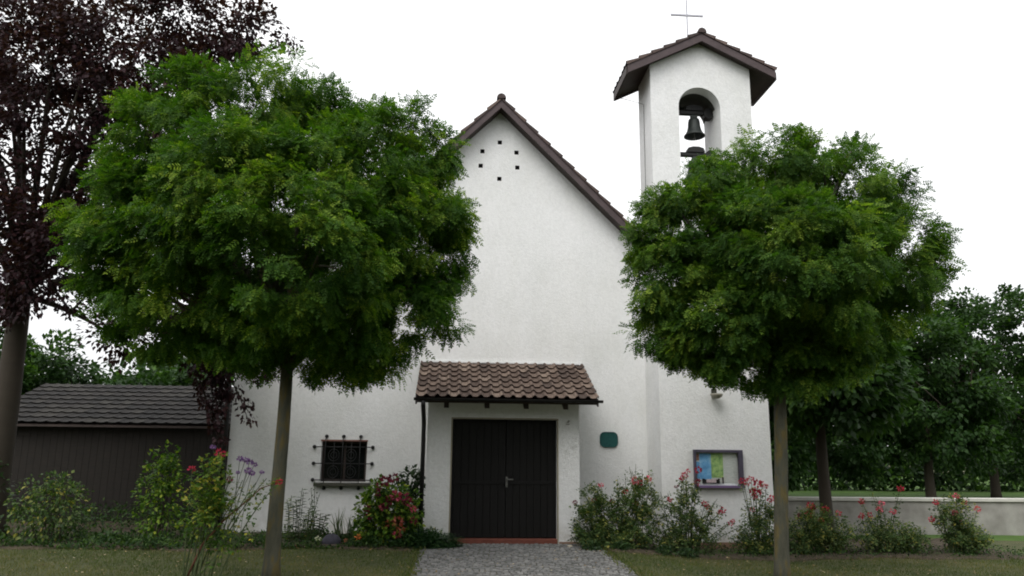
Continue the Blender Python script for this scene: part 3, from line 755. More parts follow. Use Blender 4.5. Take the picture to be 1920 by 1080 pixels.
# ================================================================== COPPER BEECH
beech_lobes = px_lobes([(425, 45, 85, 0), (330, 50, 120, .2), (490, 40, 32, .1), (450, 85, 32, 0), (545, 70, 14, 0), (395, 600, 30, .4), (400, 700, 22, .5), (390, 655, 26, .4), (230, 90, 150, 0), (110, 190, 170, 0), (60, 330, 150, .4), (150, 440, 120, .2), (240, 300, 130, .2), (300, 180, 120, 0), (40, 60, 160, .2), (60, 520, 90, 0), (330, 560, 70, .3), (390, 610, 40, .2), (250, 620, 60, 0)], -1.9)
be = tree('copper_beech', 'tall copper beech with dark purple leaves at the left edge behind the robinia', 'tree', (-7.6, -1.2, 0), (-7.6, -1.2, 4.2), .24, .16, beech_lobes,
     560, 95, .36, .095, T_OVAL, 'beech', 'twig', nl=20, droop=.35, inner=.4, limb_r=.06, keep=.25)
# its low hanging boughs in front of the church corner
bb = MB(); C = []; O = []
for pts in (((405, 560), (430, 640), (470, 705), (515, 712)), ((398, 600), (420, 690), (448, 740), (470, 800)), ((396, 580), (400, 640), (410, 700), (425, 735)), ((398, 640), (440, 690), (490, 690), (505, 700)), ((380, 540), (395, 560), (410, 590), (430, 600)), ((375, 620), (392, 650), (405, 690), (415, 760)), ((370, 600), (385, 660), (396, 720), (402, 790)), ((365, 560), (385, 600), (402, 640), (420, 690)), ((360, 640), (385, 690), (405, 730), (425, 770)), ((365, 680), (380, 730), (400, 790), (418, 830))):
    w3 = [at(x, y, -1.15) for x, y in pts]; st = Vector((-6.9, -1.6, 4.3))
    path_ = [st]+[st.lerp(w3[0], .5)+Vector((0, 0, .35))]+w3
    bb.tube(path_, [.05, .035, .025, .016, .010, .004], 6)
    for i in range(2, 5):
        a, c = path_[i], path_[i+1]
        for f in (0, .35, .7):
            p = a.lerp(c, f); C.append((p.x+random.uniform(-.1, .1), p.y+random.uniform(-.1, .1), p.z+random.uniform(-.07, .05))); O.append((c-a).normalized())
bb.build('hanging_boughs', 'twig', be, smooth=True)
foliage('hanging_leaves', 'beech', np.array(C), np.array(O), 34, .17, .09, T_OVAL, be, droop=.5)

# ================================================================== PLANTS
def bloom(name, mat, p, r, parent, n=26, sq=.8):
    q = rand_dir(n); P = np.array(p)+q*r*.45*np.array([1, 1, sq])
    return leaves(name, mat, P, q+RNG.normal(0, .25, (n, 3)), rand_dir(n), np.full(n, r*.75), T_OVAL, parent)

def bush(name, label, cat, base, vol, nleaf, size, leafm, blooms=(), bloomm='red', stems=14, stemm='stem', tips=(), tmpl=T_SIMPLE, group=None, droop=.2, lpt=26, br=.05, sr=.006, tipleaf=1.0, gap=-.15):
    """vol: list of ellipsoids (cx, cy, cz, rx, ry, rz) filled with leaves; blooms: (x,y,z[,mat,r]); tips: extra stem ends"""
    base = Vector(base); t = thing(name, label, cat, base, group)
    b = MB(); P = []; D = []
    ends = [Vector(q[:3]) for q in blooms]+[Vector(q) for q in tips]
    for k in range(stems):
        v = vol[k % len(vol)]; d = rand_dir(1)[0]
        ends.append(Vector((v[0]+d[0]*v[3]*.8, v[1]+d[1]*v[4]*.8, v[2]+abs(d[2])*v[5]*.8)))
    nb = len(blooms)+len(tips)
    for k, e in enumerate(ends):
        st = base+Vector((random.uniform(-.12, .12)+(e.x-base.x)*.35, random.uniform(-.06, .06), .0)); st.z = gz(st.x, st.y)
        md = st.lerp(e, .5)+Vector(((st.x-e.x)*.15, 0, .12*(e.z-st.z)))
        p = bez(st, md, e, 8); b.tube(p, [sr*1.5*(1-.6*i/7) for i in range(8)], 5)
        if k < nb:
            for i in range(int(lpt*tipleaf)):
                f = random.uniform(.3, .98)*7; i0 = int(f); q = p[i0].lerp(p[min(7, i0+1)], f-i0)
                P.append((q.x+random.gauss(0, .025), q.y+random.gauss(0, .025), q.z+random.gauss(0, .02))); D.append(rand_dir(1)[0])
    b.build('stems', stemm, t)
    vv = np.array([v[3]*v[4]*v[5] for v in vol])**.7; vv = vv/vv.sum()
    idx = RNG.choice(len(vol), nleaf, p=vv); V = np.array(vol)[idx]
    # clumped filling
    q = rand_dir(nleaf)*(RNG.random((nleaf, 1))**.42)
    cl = np.sin(q[:, :1]*9+idx[:, None])*np.cos(q[:, 2:]*8+q[:, 1:2]*5); q = q*(1+.10*cl)
    P2 = V[:, :3]+q*V[:, 3:]; D2 = q+np.array([0, 0, -droop])+RNG.normal(0, .45, (nleaf, 3))
    gp = np.sin(P2[:, 0]*13+base.x*7)*np.sin(P2[:, 2]*15+base.x)+.7*np.sin(P2[:, 0]*27+P2[:, 2]*19)+.4*np.sin(P2[:, 1]*17)
    kp = gp > gap-1.1*np.clip(.3-P2[:, 2], 0, .3)/.3; P2, D2 = P2[kp], D2[kp]
    P2[:, 2] = np.maximum(P2[:, 2], gz(base.x, base.y)+.01)
    P = np.array(P+P2.tolist()) if P else P2; D = np.array([list(d) for d in D]+D2.tolist()) if D else D2
    m = len(P)
    leaves('foliage', leafm, P, D, np.array([0, 0, 1.])+RNG.normal(0, .45, (m, 3)), size*(1.45 if tmpl is T_PIN5 else 1)*RNG.uniform(.6, 1.3, m), tmpl, t)
    for q in blooms:
        bloom('bloom', q[3] if len(q) > 3 else bloomm, q[:3], (q[4] if len(q) > 4 else br)*1.2, t)
    return t

def B(px, py, Y, m=None, r=None):
    p = at(px, py, Y); t = (p.x, p.y, p.z)
    if m: t = t+(m,)
    if r: t = t+(r,)
    return t
def E(px, py, Y, rx, ry, rz):
    p = at(px, py, Y); return (p.x, p.y, p.z, rx, ry, rz)

YR = -1.65
G = 'rose bushes in the bed along the church'
x0 = at(1150, 1020, YR).x
bush('rose_bush', 'broad dense rose bush with few red flowers right beside the porch', 'rose bush', (x0, YR, -.03),
     [E(1135, 975, YR, .52, .30, .40), E(1190, 965, YR, .45, .32, .50), E(1100, 985, YR-.1, .22, .22, .28), E(1210, 930, YR, .20, .2, .38), E(1150, 1005, YR-.15, .62, .25, .2), E(1110, 935, YR, .22, .18, .20)],
     8200, .058, 'rose', [B(1127, 909, YR, 'pink', .045), B(1173, 922, YR, 'red', .05), B(1114, 938, YR, 'pink', .04), B(1191, 945, YR, 'red', .055), B(1191, 901, YR, 'pink', .065), B(1215, 898, YR, 'pink', .055), B(1148, 940, YR, 'darkred', .04), B(1078, 942, YR, 'darkred', .04), B(1200, 905, YR, 'red', .05)],
     'red', 18, tips=[B(1105, 905, YR), B(1158, 898, YR), B(1163, 905, YR), B(1120, 915, YR), B(1092, 925, YR)], tmpl=T_PIN5, group=G)
x1 = at(1280, 1020, YR).x
bush('rose_bush', 'open tall rose bush with red flowers reaching the left side of the notice case', 'rose bush', (x1, YR-.05, -.08),
     [E(1280, 975, YR, .36, .24, .42), E(1262, 1005, YR, .38, .25, .20), E(1285, 930, YR, .22, .18, .28), E(1312, 990, YR, .25, .2, .30)],
     3300, .058, 'rose', [B(1309, 881, YR-.1, 'red', .055), B(1284, 891, YR, 'pink', .055), B(1279, 897, YR, 'red', .045), B(1308, 905, YR, 'darkred', .06), B(1321, 945, YR, 'red', .05), B(1327, 950, YR, 'red', .045), B(1256, 936, YR, 'pink', .045), B(1290, 883, YR, 'pink', .035), B(1355, 956, YR, 'red', .055), B(1351, 960, YR, 'pink', .04), B(1370, 981, YR, 'red', .045), B(1374, 977, YR, 'pink', .035), B(1268, 912, YR, 'darkred', .035), B(1331, 962, YR, 'darkred', .035)],
     'red', 14, tips=[B(1238, 922, YR), B(1252, 925, YR), B(1300, 905, YR), B(1345, 935, YR), B(1340, 940, YR), B(1385, 990, YR)], tmpl=T_PIN5, group=G, lpt=20, gap=.12)
x2 = at(1425, 1030, YR).x
bush('rose_bush', 'leggy rose bush with bright red flower cluster between notice case and right trunk', 'rose bush', (x2, YR-.05, -.10),
     [E(1425, 985, YR, .30, .22, .34), E(1405, 1005, YR, .30, .22, .22), E(1440, 955, YR, .16, .16, .24), E(1432, 1020, YR, .35, .2, .15)],
     2500, .058, 'rose', [B(1401, 904, YR, 'pink', .06), B(1393, 901, YR, 'red', .05), B(1408, 897, YR, 'pink', .045), B(1421, 907, YR, 'red', .07), B(1430, 907, YR, 'pink', .06), B(1419, 925, YR, 'red', .07), B(1412, 921, YR, 'red', .06), B(1414, 930, YR, 'pink', .05), B(1447, 934, YR, 'pink', .05), B(1443, 938, YR, 'red', .04), B(1411, 956, YR, 'pink', .045), B(1388, 903, YR, 'pink', .035), B(1436, 912, YR, 'pink', .04)],
     'red', 10, tips=[B(1395, 935, YR), B(1380, 990, YR), B(1385, 985, YR), B(1425, 940, YR)], tmpl=T_PIN5, group=G, lpt=16, gap=.12)
x3 = at(1505, 1030, YR).x
bush('rose_bush', 'rose bush with dark red flowers to the right of the right trunk', 'rose bush', (x3, YR, -.10),
     [E(1500, 1000, YR, .30, .25, .30), E(1530, 985, YR, .30, .25, .32), E(1560, 1000, YR, .35, .25, .28)],
     4200, .052, 'rose', [B(1519, 948, YR, 'red', .06), B(1523, 953, YR, 'darkred', .05), B(1517, 965, YR, 'red', .06), B(1500, 966, YR, 'darkred', .04), B(1548, 955, YR, 'red', .055), B(1572, 962, YR, 'pink', .05), B(1540, 975, YR, 'red', .045)],
     'red', 12, tips=[B(1490, 975, YR), B(1530, 940, YR)], tmpl=T_PIN5, group=G)
for k, (px, lab) in enumerate(((1655, 'rose bush with pink flowers by the low wall, second from the far right'), (1790, 'rose bush with red flowers at the far right end of the bed'))):
    xx = at(px, 1030, YR).x; dsp = random.uniform(-10, 10)
    bush('rose_bush', lab, 'rose bush', (xx, YR, -.10), [E(px, (1000, 975)[k], YR, (.5, .28)[k], .3, (.24, .42)[k]), E(px+(50, 30)[k], 1008, YR, .3, .25, .2)], (2600, 3400)[k], .052, 'rose',
         [B(px+random.uniform(-45, 60), random.uniform(915, 975), YR+random.uniform(-.15, .1), ('red', 'pink')[(i+k) % 2], .05) for i in range(7)], 'red', 12, tips=[B(px-20, 925, YR)], tmpl=T_PIN5, group=G)
# feathery grey-green plant at the wall behind the first rose bush
xg = at(1192, 900, -.9).x
bush('grey_green_perennial', 'airy grey green plant standing tall against the wall behind the first rose bush', 'plant', (xg, -.9, 0),
     [E(1190, 905, -.9, .22, .15, .26), E(1195, 930, -.9, .2, .15, .3)], 700, .04, 'grey_leaf', (), tips=[B(1180, 875, -.9), B(1192, 870, -.9), B(1204, 880, -.9), B(1172, 890, -.9)], stems=6, lpt=40)
# low edging plants right
for k, (px, py, rr) in enumerate(((1110, 1020, .16), (1165, 1018, .14), (1290, 1022, .15), (1245, 1024, .12))):
    p = at(px, py, -2.12)
    bush('edging_plant', ['low blue green edging plant nearest the porch', 'low blue green edging plant second from the porch', 'low blue green edging plant below the tall rose bush', 'smallest low blue green edging plant between the rose bushes'][k], 'plant',
         (p.x, -2.12, gz(p.x, -2.1)), [(p.x, -2.12, gz(p.x, -2.12)+.05, rr, .13, .09)], 420, .05, 'laurel', (), stems=5, group='low plants along the bed edge')

# ---- left bed
YL = -1.55
xh = at(725, 1010, YL).x
hy = [(722, 902, 'darkred', .10), (738, 896, 'darkred', .09), (712, 912, 'darkred', .08), (742, 930, 'pink', .10), (757, 932, 'darkred', .10), (765, 942, 'darkred', .09), (732, 937, 'darkred', .09), (722, 948, 'darkred', .07),
      (688, 953, 'darkred', .07), (717, 950, 'pink', .07), (692, 968, 'darkred', .06), (746, 978, 'salmon', .10), (728, 981, 'salmon', .09), (752, 990, 'salmon', .08), (744, 1003, 'pink', .07), (776, 976, 'darkred', .07), (708, 925, 'darkred', .06), (775, 955, 'pink', .06)]
bush('hydrangea_bush', 'dense hydrangea with crimson and salmon heads and yellow green leaves left of the porch', 'hydrangea', (xh, YL, 0),
     [E(725, 960, YL, .50, .38, .42), E(695, 965, YL, .30, .3, .36), E(765, 960, YL, .24, .3, .36), E(725, 990, YL, .60, .4, .26), E(725, 920, YL, .34, .3, .22), E(705, 935, YL, .25, .25, .25)],
     3300, .085, 'hydr', [B(x, y, YL-.28, m, r*.85) for x, y, m, r in hy], 'darkred', 16, 'stem', tmpl=T_OVAL, droop=.4, lpt=0, gap=-.75)
xs_ = at(765, 960, -.75).x
bush('laurel_shrub', 'dark leaved shrub rising behind the hydrangea against the wall', 'shrub', (xs_, -.75, 0),
     [E(770, 905, -.75, .26, .25, .28), E(755, 940, -.75, .34, .25, .4), E(770, 980, -.75, .3, .25, .4)], 1500, .085, 'laurel', (), stems=9, stemm='twig',
     tips=[B(752, 885, -.75), B(768, 872, -.75), B(785, 876, -.75), B(748, 892, -.75), B(790, 885, -.75)], tmpl=T_OVAL, lpt=22, gap=-.8)
# upright phlox-like perennials
for k, (px, top, lab) in enumerate(((541, 925, 'leftmost upright leafy perennial beside the left trunk'), (558, 914, 'upright leafy perennial second from the left trunk'), (578, 940, 'leafy perennial below the left corner of the grilled window'), (595, 958, 'shortest leafy perennial nearest the grey boulder'))):
    b0 = at(px, 1005, -1.45); tp = at(px+(4 if k < 2 else 10), top, -1.45)
    t = thing('leafy_perennial', lab, 'plant', (b0.x, -1.45, 0), 'upright leafy perennials below the grilled window')
    s_ = MB(); P = []; D = []
    for j in range(4):
        e = Vector((tp.x+random.uniform(-.07, .07), -1.45+random.uniform(-.1, .1), tp.z*random.uniform(.75, 1))); st = Vector((b0.x+random.uniform(-.06, .06), -1.45, 0))
        p = bez(st, st.lerp(e, .5)+Vector((random.uniform(-.04, .04), 0, 0)), e, 6); s_.tube(p, .005, 5)
        for i in range(30):
            f = i/30*4.95; q = p[int(f)].lerp(p[int(f)+1], f-int(f)); a = i*2.4
            P.append(tuple(q)); D.append((math.cos(a), math.sin(a), .25))
    s_.build('stems', 'stem', t)
    leaves('foliage', 'laurel' if k % 2 else 'rose', np.array(P), np.array(D), np.tile([0, 0, 1.], (len(P), 1))+RNG.normal(0, .2, (len(P), 3)), RNG.uniform(.07, .12, len(P)), simple_leaf(.3, .15), t)
# slender twig plant reaching the window sill's left end
xa = at(575, 1000, -1.0).x
bush('climbing_twig_plant', 'slender twiggy plant reaching the left end of the window sill', 'plant', (xa, -1.0, 0), [E(575, 980, -1.0, .12, .1, .2)], 120, .05, 'laurel', (), stems=3, tips=[B(590, 900, -1.0), B(583, 915, -1.0), B(600, 925, -1.0)], lpt=16)
# iris blades
def blades(name, label, px, py_base, Y, top, n, wpx, mat='grey_leaf'):
    b0 = at(px, py_base, Y); t = MB()
    for k in range(n):
        x = b0.x+random.gauss(0, .05); y_ = Y+random.gauss(0, .05); h = (at(px, top, Y).z)*random.uniform(.6, 1.0); lean = random.gauss(0, .10); w_ = .012
        pts = [(x+lean*f*f, y_+random.uniform(-.004, .004), h*f) for f in (0, .35, .7, 1)]
        base = len(t.v); a = random.random()*PI
        for i, p in enumerate(pts):
            ww = w_*(1, .95, .6, .05)[i]; t.v += [(p[0]-ww*math.cos(a), p[1]-ww*math.sin(a), p[2]), (p[0]+ww*math.cos(a), p[1]+ww*math.sin(a), p[2])]
        for i in range(3): t.f.append((base+2*i, base+2*i+1, base+2*i+3, base+2*i+2)); t.a.append(random.random())
    o = t.build(name, mat, loc=(b0.x, Y, 0)); props(o, label, 'plant', 'tufts of upright iris blades'); return o
blades('iris_clump', 'iris clump with upright blades right of the grey boulder', 640, 1000, -1.35, 948, 22, 20)
blades('iris_clump', 'smaller iris clump close to the hydrangea', 660, 1003, -1.3, 958, 16, 14)
# boulder
p = at(622, 1004, -1.7)
b = MB().ball((p.x, -1.7, .07), .14, 10, (1.1, .9, .95), .05); props(b.build('boulder', 'boulder', loc=(p.x, -1.7, 0), smooth=True), 'round grey purple boulder in the flower bed', 'boulder')
def small_flower(label, px, py, Y, m, r=.05):
    p = at(px, py, Y); t = thing('low_flower', label, 'flower', (p.x, Y, 0)); MB().tube([(p.x, Y, 0), tuple(p)], .004, 5).build('stem', 'stem', t); bloom('bloom', m, tuple(p), r, t, 20, .6)
    q = rand_dir(14)*.05; leaves('foliage', 'cover', np.array([p.x, Y, .03])+q*np.array([1, 1, .3]), q+np.array([0, 0, .02]), np.tile([0, 0, 1.], (14, 1)), np.full(14, .06), T_SIMPLE, t)
small_flower('low white flower left of the grey boulder', 596, 1009, -1.95, 'white_petal', .05)
small_flower('low orange flower between the boulder and the hydrangea', 671, 1006, -1.95, 'orange', .06)
small_flower('low pale orange flower just left of the bright orange one', 648, 1013, -1.95, 'salmon', .035)
small_flower('tiny orange flower in the ground cover nearest the left trunk', 557, 1024, -2.0, 'salmon', .03)
# spreading juniper at the path corner
pj = at(810, 1018, -1.75)
n = 3600; q = rand_dir(n)*(RNG.random((n, 1))**.5)
P = np.array([pj.x-.12, -1.72, .05])+q*np.array([.62, .34, .17]); P[:, 2] = np.abs(P[:, 2])*.95+.01
t = thing('spreading_juniper', 'low spreading juniper at the left corner of the path below the porch', 'juniper', (pj.x, -1.72, 0))
leaves('foliage', 'juniper', P, q*np.array([1, 1, .4])+RNG.normal(0, .3, (n, 3)), np.tile([0, 0, 1.], (n, 1)), RNG.uniform(.05, .10, n), T_PIN5, t)
s_ = MB()
for k in range(9):
    a = k*.7; s_.tube(bez((pj.x-.1, -1.7, 0), (pj.x-.1+.2*math.cos(a), -1.7+.1*math.sin(a), .16), (pj.x-.1+.5*math.cos(a), -1.7+.26*math.sin(a), .08), 5), [.012, .01, .008, .006, .003], 5)
s_.build('stems', 'twig', t)
bush('pale_seedling', 'small pale leaved seedling at the foot of the porch corner', 'plant', (at(812, 995, -1.4).x, -1.4, 0), [E(815, 997, -1.42, .12, .06, .07)], 60, .06, 'roseyel', (), stems=3)
# ground cover band (uncountable)
n = 15000
X = RNG.uniform(-9, -.55, n); Y = -2.15+RNG.random(n)**1.1*1.7
hgt = .10+.09*np.sin(X*3.1+Y*4)+.06*np.sin(X*7.7)+RNG.normal(0, .02, n); hgt = np.clip(hgt, .03, .3)*np.clip((Y+2.3)*4, .15, 1)
P = np.stack([X, Y, RNG.random(n)*hgt], 1)
n2 = 6000; P = np.concatenate([P, np.stack([RNG.uniform(-13, -4.6, n2), RNG.uniform(-.4, 2.15, n2), RNG.random(n2)**1.3*.42+.02], 1)]); n = n+n2
o = leaves('ground_cover', 'cover', P, RNG.normal(0, 1, (n, 3))+np.array([0, 0, .5]), np.array([0, 0, 1.])+RNG.normal(0, .4, (n, 3)), RNG.uniform(.04, .085, n), T_SIMPLE)
props(o, 'dark green ground cover plants along the left bed', 'ground cover', kind='stuff')
n = 700; X = -.50+np.abs(RNG.normal(0, .05, n))*np.where(RNG.random(n) < .5, 1, -1.6); Y = RNG.uniform(-5.2, -2.0, n); X = np.where(RNG.random(n) < .5, X, 1.95-X)
o = leaves('edge_weeds', 'grass', np.stack([X, Y, np.full(n, .004)], 1), RNG.normal(0, .6, (n, 3))+np.array([0, 0, .7]), rand_dir(n), RNG.uniform(.04, .09, n), simple_leaf(.22, .2))
props(o, 'tufts of weeds along both edges of the path', 'weeds', kind='stuff')
n = 3500
X = RNG.uniform(2.6, 10, n); Y = RNG.uniform(-2.3, -1.1, n); P = np.stack([X, Y, -.10+RNG.random(n)*.09+.1*(X < 3)], 1)
o = leaves('ground_cover', 'cover', P, RNG.normal(0, 1, (n, 3))+np.array([0, 0, .3]), np.array([0, 0, 1.])+RNG.normal(0, .4, (n, 3)), RNG.uniform(.03, .06, n), T_SIMPLE)
props(o, 'sparse dark weeds under the rose bushes', 'ground cover', kind='stuff')

# foreground-left yellowing rose with arching stems
YF = -5.35
xf = at(352, 1000, YF).x
fr = bush('arching_rose', 'yellow green rose with red flowers arching from the left before the trunk', 'rose bush', (xf, YF, 0),
     [E(385, 950, YF, .20, .22, .34), E(400, 895, YF, .12, .15, .20), E(410, 935, YF, .14, .15, .22)], 850, .075, 'roseyel',
     [B(410, 848, YF, 'red', .045), B(418, 851, YF, 'red', .035), B(431, 898, YF, 'darkred', .034), B(523, 904, YF, 'red', .038), B(360, 880, YF, 'red', .04)],
     'red', 5, 'stem', tips=[B(500, 897, YF), B(480, 905, YF), B(455, 900, YF), B(448, 925, YF), B(465, 990, YF), B(415, 870, YF)], tmpl=T_PIN5, lpt=15, sr=.007, droop=.1)
p0 = at(397, 1000, YF)
ars = MB().tube([(xf, YF, 0), tuple(at(380, 1020, YF)), tuple(at(420, 975, YF)), tuple(at(462, 940, YF)), tuple(at(490, 915, YF)), tuple(at(521, 905, YF))], [.014, .012, .011, .009, .007, .004], 7)
ars.build('arching_cane', 'twigred', fr, smooth=True)
P = []; D = []
for a, c in (((420, 975), (462, 940)), ((462, 940), (490, 915)), ((490, 912), (521, 905))):
    for i in range(11):
        f = random.random(); q = at(a[0]+(c[0]-a[0])*f, a[1]+(c[1]-a[1])*f, YF); P.append(tuple(q)); D.append((random.gauss(0, 1), random.gauss(0, 1), random.uniform(.1, 1)))
leaves('cane_leaves', 'roseyel', np.array(P), np.array(D), np.tile([0, 0, 1.], (len(P), 1)), RNG.uniform(.06, .10, len(P)), T_PIN5, fr)
# verbena
YV = -4.2
vb = thing('purple_verbena', 'tall thin verbena with violet flower heads beside the left trunk', 'verbena', (at(430, 1000, YV).x, YV, 0))
s_ = MB(); heads = [(450, 860, .048), (460, 862, .044), (468, 866, .052), (477, 871, .042), (465, 882, .055), (472, 887, .045), (491, 885, .036), (446, 886, .030), (400, 838, .042)]
for x, y, r in heads:
    p = at(x, y, YV); st = Vector((vb.location.x+random.uniform(-.15, .15), YV, 0)); s_.tube(bez(st, st.lerp(p, .5)+Vector((-.06, 0, .1)), p, 6), .0035, 5)
s_.build('stems', 'stem', vb)
for x, y, r in heads: bloom('bloom', 'violet', tuple(at(x, y, YV)), r, vb, 40, .5)
# left margin shrubs
for k, (x, y_, r, h, lab) in enumerate(((-5.0, -.95, .42, 1.55, 'green shrub at the left corner of the church beside the dark downpipe'), (-6.6, -1.4, .7, 1.1, 'broad green shrub further left in the bed'), (-7.9, -1.2, .6, 1.5, 'tall green shrub under the copper beech'))):
    bush('garden_shrub', lab, 'shrub', (x, y_, 0), [(x, y_, h*.5, r, r*.8, h*.5), (x+.25*r, y_-.1, h*.75, r*.6, r*.5, h*.3)], 2600, .07, ('hydr', 'rose', 'laurel')[k], (), stems=10, stemm='twig', tmpl=T_OVAL, group='green shrubs left of the church')

# stones
def stone(label, x, y_, r, sq=(1, .8, .55), m='stone'):
    z = gz(x, y_); props(MB().ball((x, y_, z+r*.3), r, 6, sq, .09).build('stone', m, loc=(x, y_, z)), label, 'stone', 'stones beside the bed')
p = at(1089, 1029, -1.55); stone('pale yellowish stone at the right foot of the porch', p.x, -1.6, .075)
p = at(1068, 1033, -1.7); stone('small whitish stone on the path by the porch corner', p.x, -1.75, .05)
p = at(1101, 1033, -1.6); stone('small reddish stone beside the pale one', p.x, -1.68, .05, m='plinth')
for k in range(11):
    x = 4.2+k*.13+random.uniform(-.03, .03); stone('small edging stone at the foot of the tower plinth', x, -1.12-random.uniform(0, .08), random.uniform(.028, .05))
# fallen leaves and petals
n = 600; X = RNG.uniform(-6, 8, n); Y = RNG.uniform(-4.8, -2.0, n)
P = np.array([(x, y, (0.02 if -.5 < x < 2.45 else gz(x, y)+.03)) for x, y in zip(X, Y)])
props(leaves('fallen_leaves', 'dryleaf', P, RNG.normal(0, 1, (n, 3))*np.array([1, 1, .1]), np.tile([0, 0, 1.], (n, 1))+RNG.normal(0, .2, (n, 3)), RNG.uniform(.02, .05, n), T_OVAL), 'scattered dry leaves and petals on lawn and path', 'fallen leaves', kind='stuff')
# grass
n = 90000; X = RNG.uniform(-8, 9.5, n); Y = RNG.uniform(-5.3, -2.0, n); k_ = ~((X > -.52) & (X < 2.47)); X, Y = X[k_], Y[k_]; n = len(X)
Z = np.array([gz(x, y) for x, y in zip(X, Y)])
props(leaves('grass', 'grass', np.stack([X, Y, Z-.003], 1), RNG.normal(0, .45, (n, 3))+np.array([0, 0, 1.]), rand_dir(n), RNG.uniform(.02, .055, n), simple_leaf(.13, .1), v=np.clip(.5+.3*np.sin(X*1.7+Y*2)+RNG.normal(0, .25, n), 0, 1)), 'short dry grass blades of the lawn', 'grass', kind='stuff')

# ================================================================== BACKGROUND
b = MB()
for i in range(21):
    for j in range(21):
        x = 5.85+i*2.2; y = .3+j*1.9; b.v.append((x, y, gz(x, y)+.012))
for i in range(20):
    for j in range(20): a = i*21+j; b.f.append((a, a+21, a+22, a+1)); b.a.append(.5)
props(b.build('garden_lawn', 'backlawn', smooth=True), kind='structure', label='fresh green lawn behind the low garden wall')
n = 15000; X = RNG.uniform(5.5, 42, n); hh = 1.9+.5*np.sin(X*.9)+.35*np.sin(X*2.3)
P = np.stack([X, 17.5+RNG.normal(0, .45, n), RNG.random(n)**.85*hh], 1)
props(leaves('garden_hedge', 'bgleaf', P, RNG.normal(0, 1, (n, 3)), np.array([0, -.6, .8])+RNG.normal(0, .4, (n, 3)), RNG.uniform(.2, .38, n), T_OVAL, loc=(15, 17.5, 0)), 'long dark loose hedge at the far end of the green lawn', 'hedge')
n = 16000; X = RNG.uniform(-75, 95, n); hh = 5+2.2*np.sin(X*.22)+1.3*np.sin(X*.61+1); P = np.stack([X, 42+RNG.normal(0, 2.0, n), RNG.random(n)**.8*hh], 1)
props(leaves('woodland', 'bgleaf', P, RNG.normal(0, 1, (n, 3)), np.array([0, -.6, .8])+RNG.normal(0, .4, (n, 3)), RNG.uniform(.8, 1.5, n), T_OVAL), 'distant wooded edge beyond the gardens', kind='stuff')
gw = thing('garden_wall', 'low grey garden wall with pale coping right of the tower', 'wall', (9, 1.0, -.1))
MB().box(5.95, 17, 1.0, 1.2, -.3, .60).build('wall_face', 'concrete', gw)
MB().box(5.93, 17.02, .96, 1.24, .603, .67).build('coping', 'coping', gw, bevel=.008)
props(MB().box(8.9, 9.5, 3.6, 4.0, 0, .42).build('garden_bench', 'coping', loc=(9.2, 3.8, 0), bevel=.03), 'small pale stone bench on the lawn behind the low wall', 'bench')
shd = thing('garden_shed', 'dark timber shed with a low sloping roof left of the church', 'shed', (-7.2, 3.2, 0))
b = MB(); x = -9.6
while x < -4.75: b.box(x, x+.135, 2.2, 2.24+random.uniform(-.008, .0), 0, 2.0); x += .14
b.box(-9.6, -4.75, 2.245, 5.2, 0, 1.98)
b.build('wall', 'shed', shd)
sd_ = Vector((0, -2.7, -1.0)); sl_ = sd_.length
rfS = MB().prism_x([(1.95, 1.98), (4.65, 2.98), (5.3, 2.0), (5.3, 1.99), (4.65, 2.9), (1.95, 1.94)], -9.9, -4.62).build('roof', 'soffit', shd)
tile_slope((-9.95, 4.65, 3.02), (1, 0, 0), sd_.normalized(), 5.36, sl_, .24, .33, .03, .02, 4).build('roof_tiles', 'slate', rfS)

def bgtree(label, x, y, h, r, z0, leafm='bgleaf', n=120, per=125, cat='tree', name='background_tree', group='trees behind the garden wall', tr=.16):
    lobes = []
    for k in range(9):
        a = k*2.4; f = k/8; lobes.append((x+math.cos(a)*r*.45, y+math.sin(a)*r*.45, z0+r*.45+(h-z0-r*.8)*f, r*(.72-.25*abs(f-.4))))
    tree(name, label, cat, (x, y, 0), (x, y, max(z0+.6, h*.45)), tr, tr*.7, lobes, n, per, .50, .17, T_OVAL, leafm, 'twig', nl=14, droop=.3, inner=.35, group=group, limb_r=.06, keep=.4)
bgtree('dark leafy tree with a straight trunk just right of the tower behind the roses', 7.45, .35, 4.6, 1.5, 2.15, tr=.13, n=170)
for x, y, h, r, z0, lab in ((9.2, 9.5, 6.2, 2.2, .8, 'bushy dark tree behind the low wall nearest the tower'), (12.4, 10.5, 7.0, 2.6, .9, 'taller bushy tree behind the low wall in the middle'),
                            (15.8, 10.0, 6.4, 2.6, .8, 'bushy tree behind the low wall at the far right'), (7.4, 13.5, 7.0, 2.4, .6, 'dark tree far behind the tower'), (19.5, 12, 7.5, 2.8, .8, 'large tree at the right end of the back row')):
    bgtree(lab, x, y, h, r, z0, n=190)
for x, y, h, r, z0, lab in ((-12.5, 8.0, 4.6, 2.2, .5, 'bushy green tree behind the shed'), (-9.0, 9.5, 3.9, 2.0, .4, 'smaller bushy tree right behind the shed'), (-16.5, 7.0, 5.0, 2.5, .5, 'bushy green tree at the far left')):
    bgtree(lab, x, y, h, r, z0, n=150, group='trees behind the shed')

# unseen tree-shaped mass added behind the camera to block low sky light
b = MB()
for k in range(26):
    x = -26+k*2.1+random.uniform(-.5, .5); b.ball((x, -21+random.uniform(-1, 1), random.uniform(3.5, 5)), random.uniform(2.6, 3.6), 8, (1, 1, 1.25), .12)
    b.tube([(x, -21, 0), (x, -21, 4)], .2, 8)
props(b.build('sky_light_blocker', 'bgleaf', loc=(0, -21, 0)), 'unseen dark belt of tree shapes added behind the camera to block low sky light', kind='stuff')

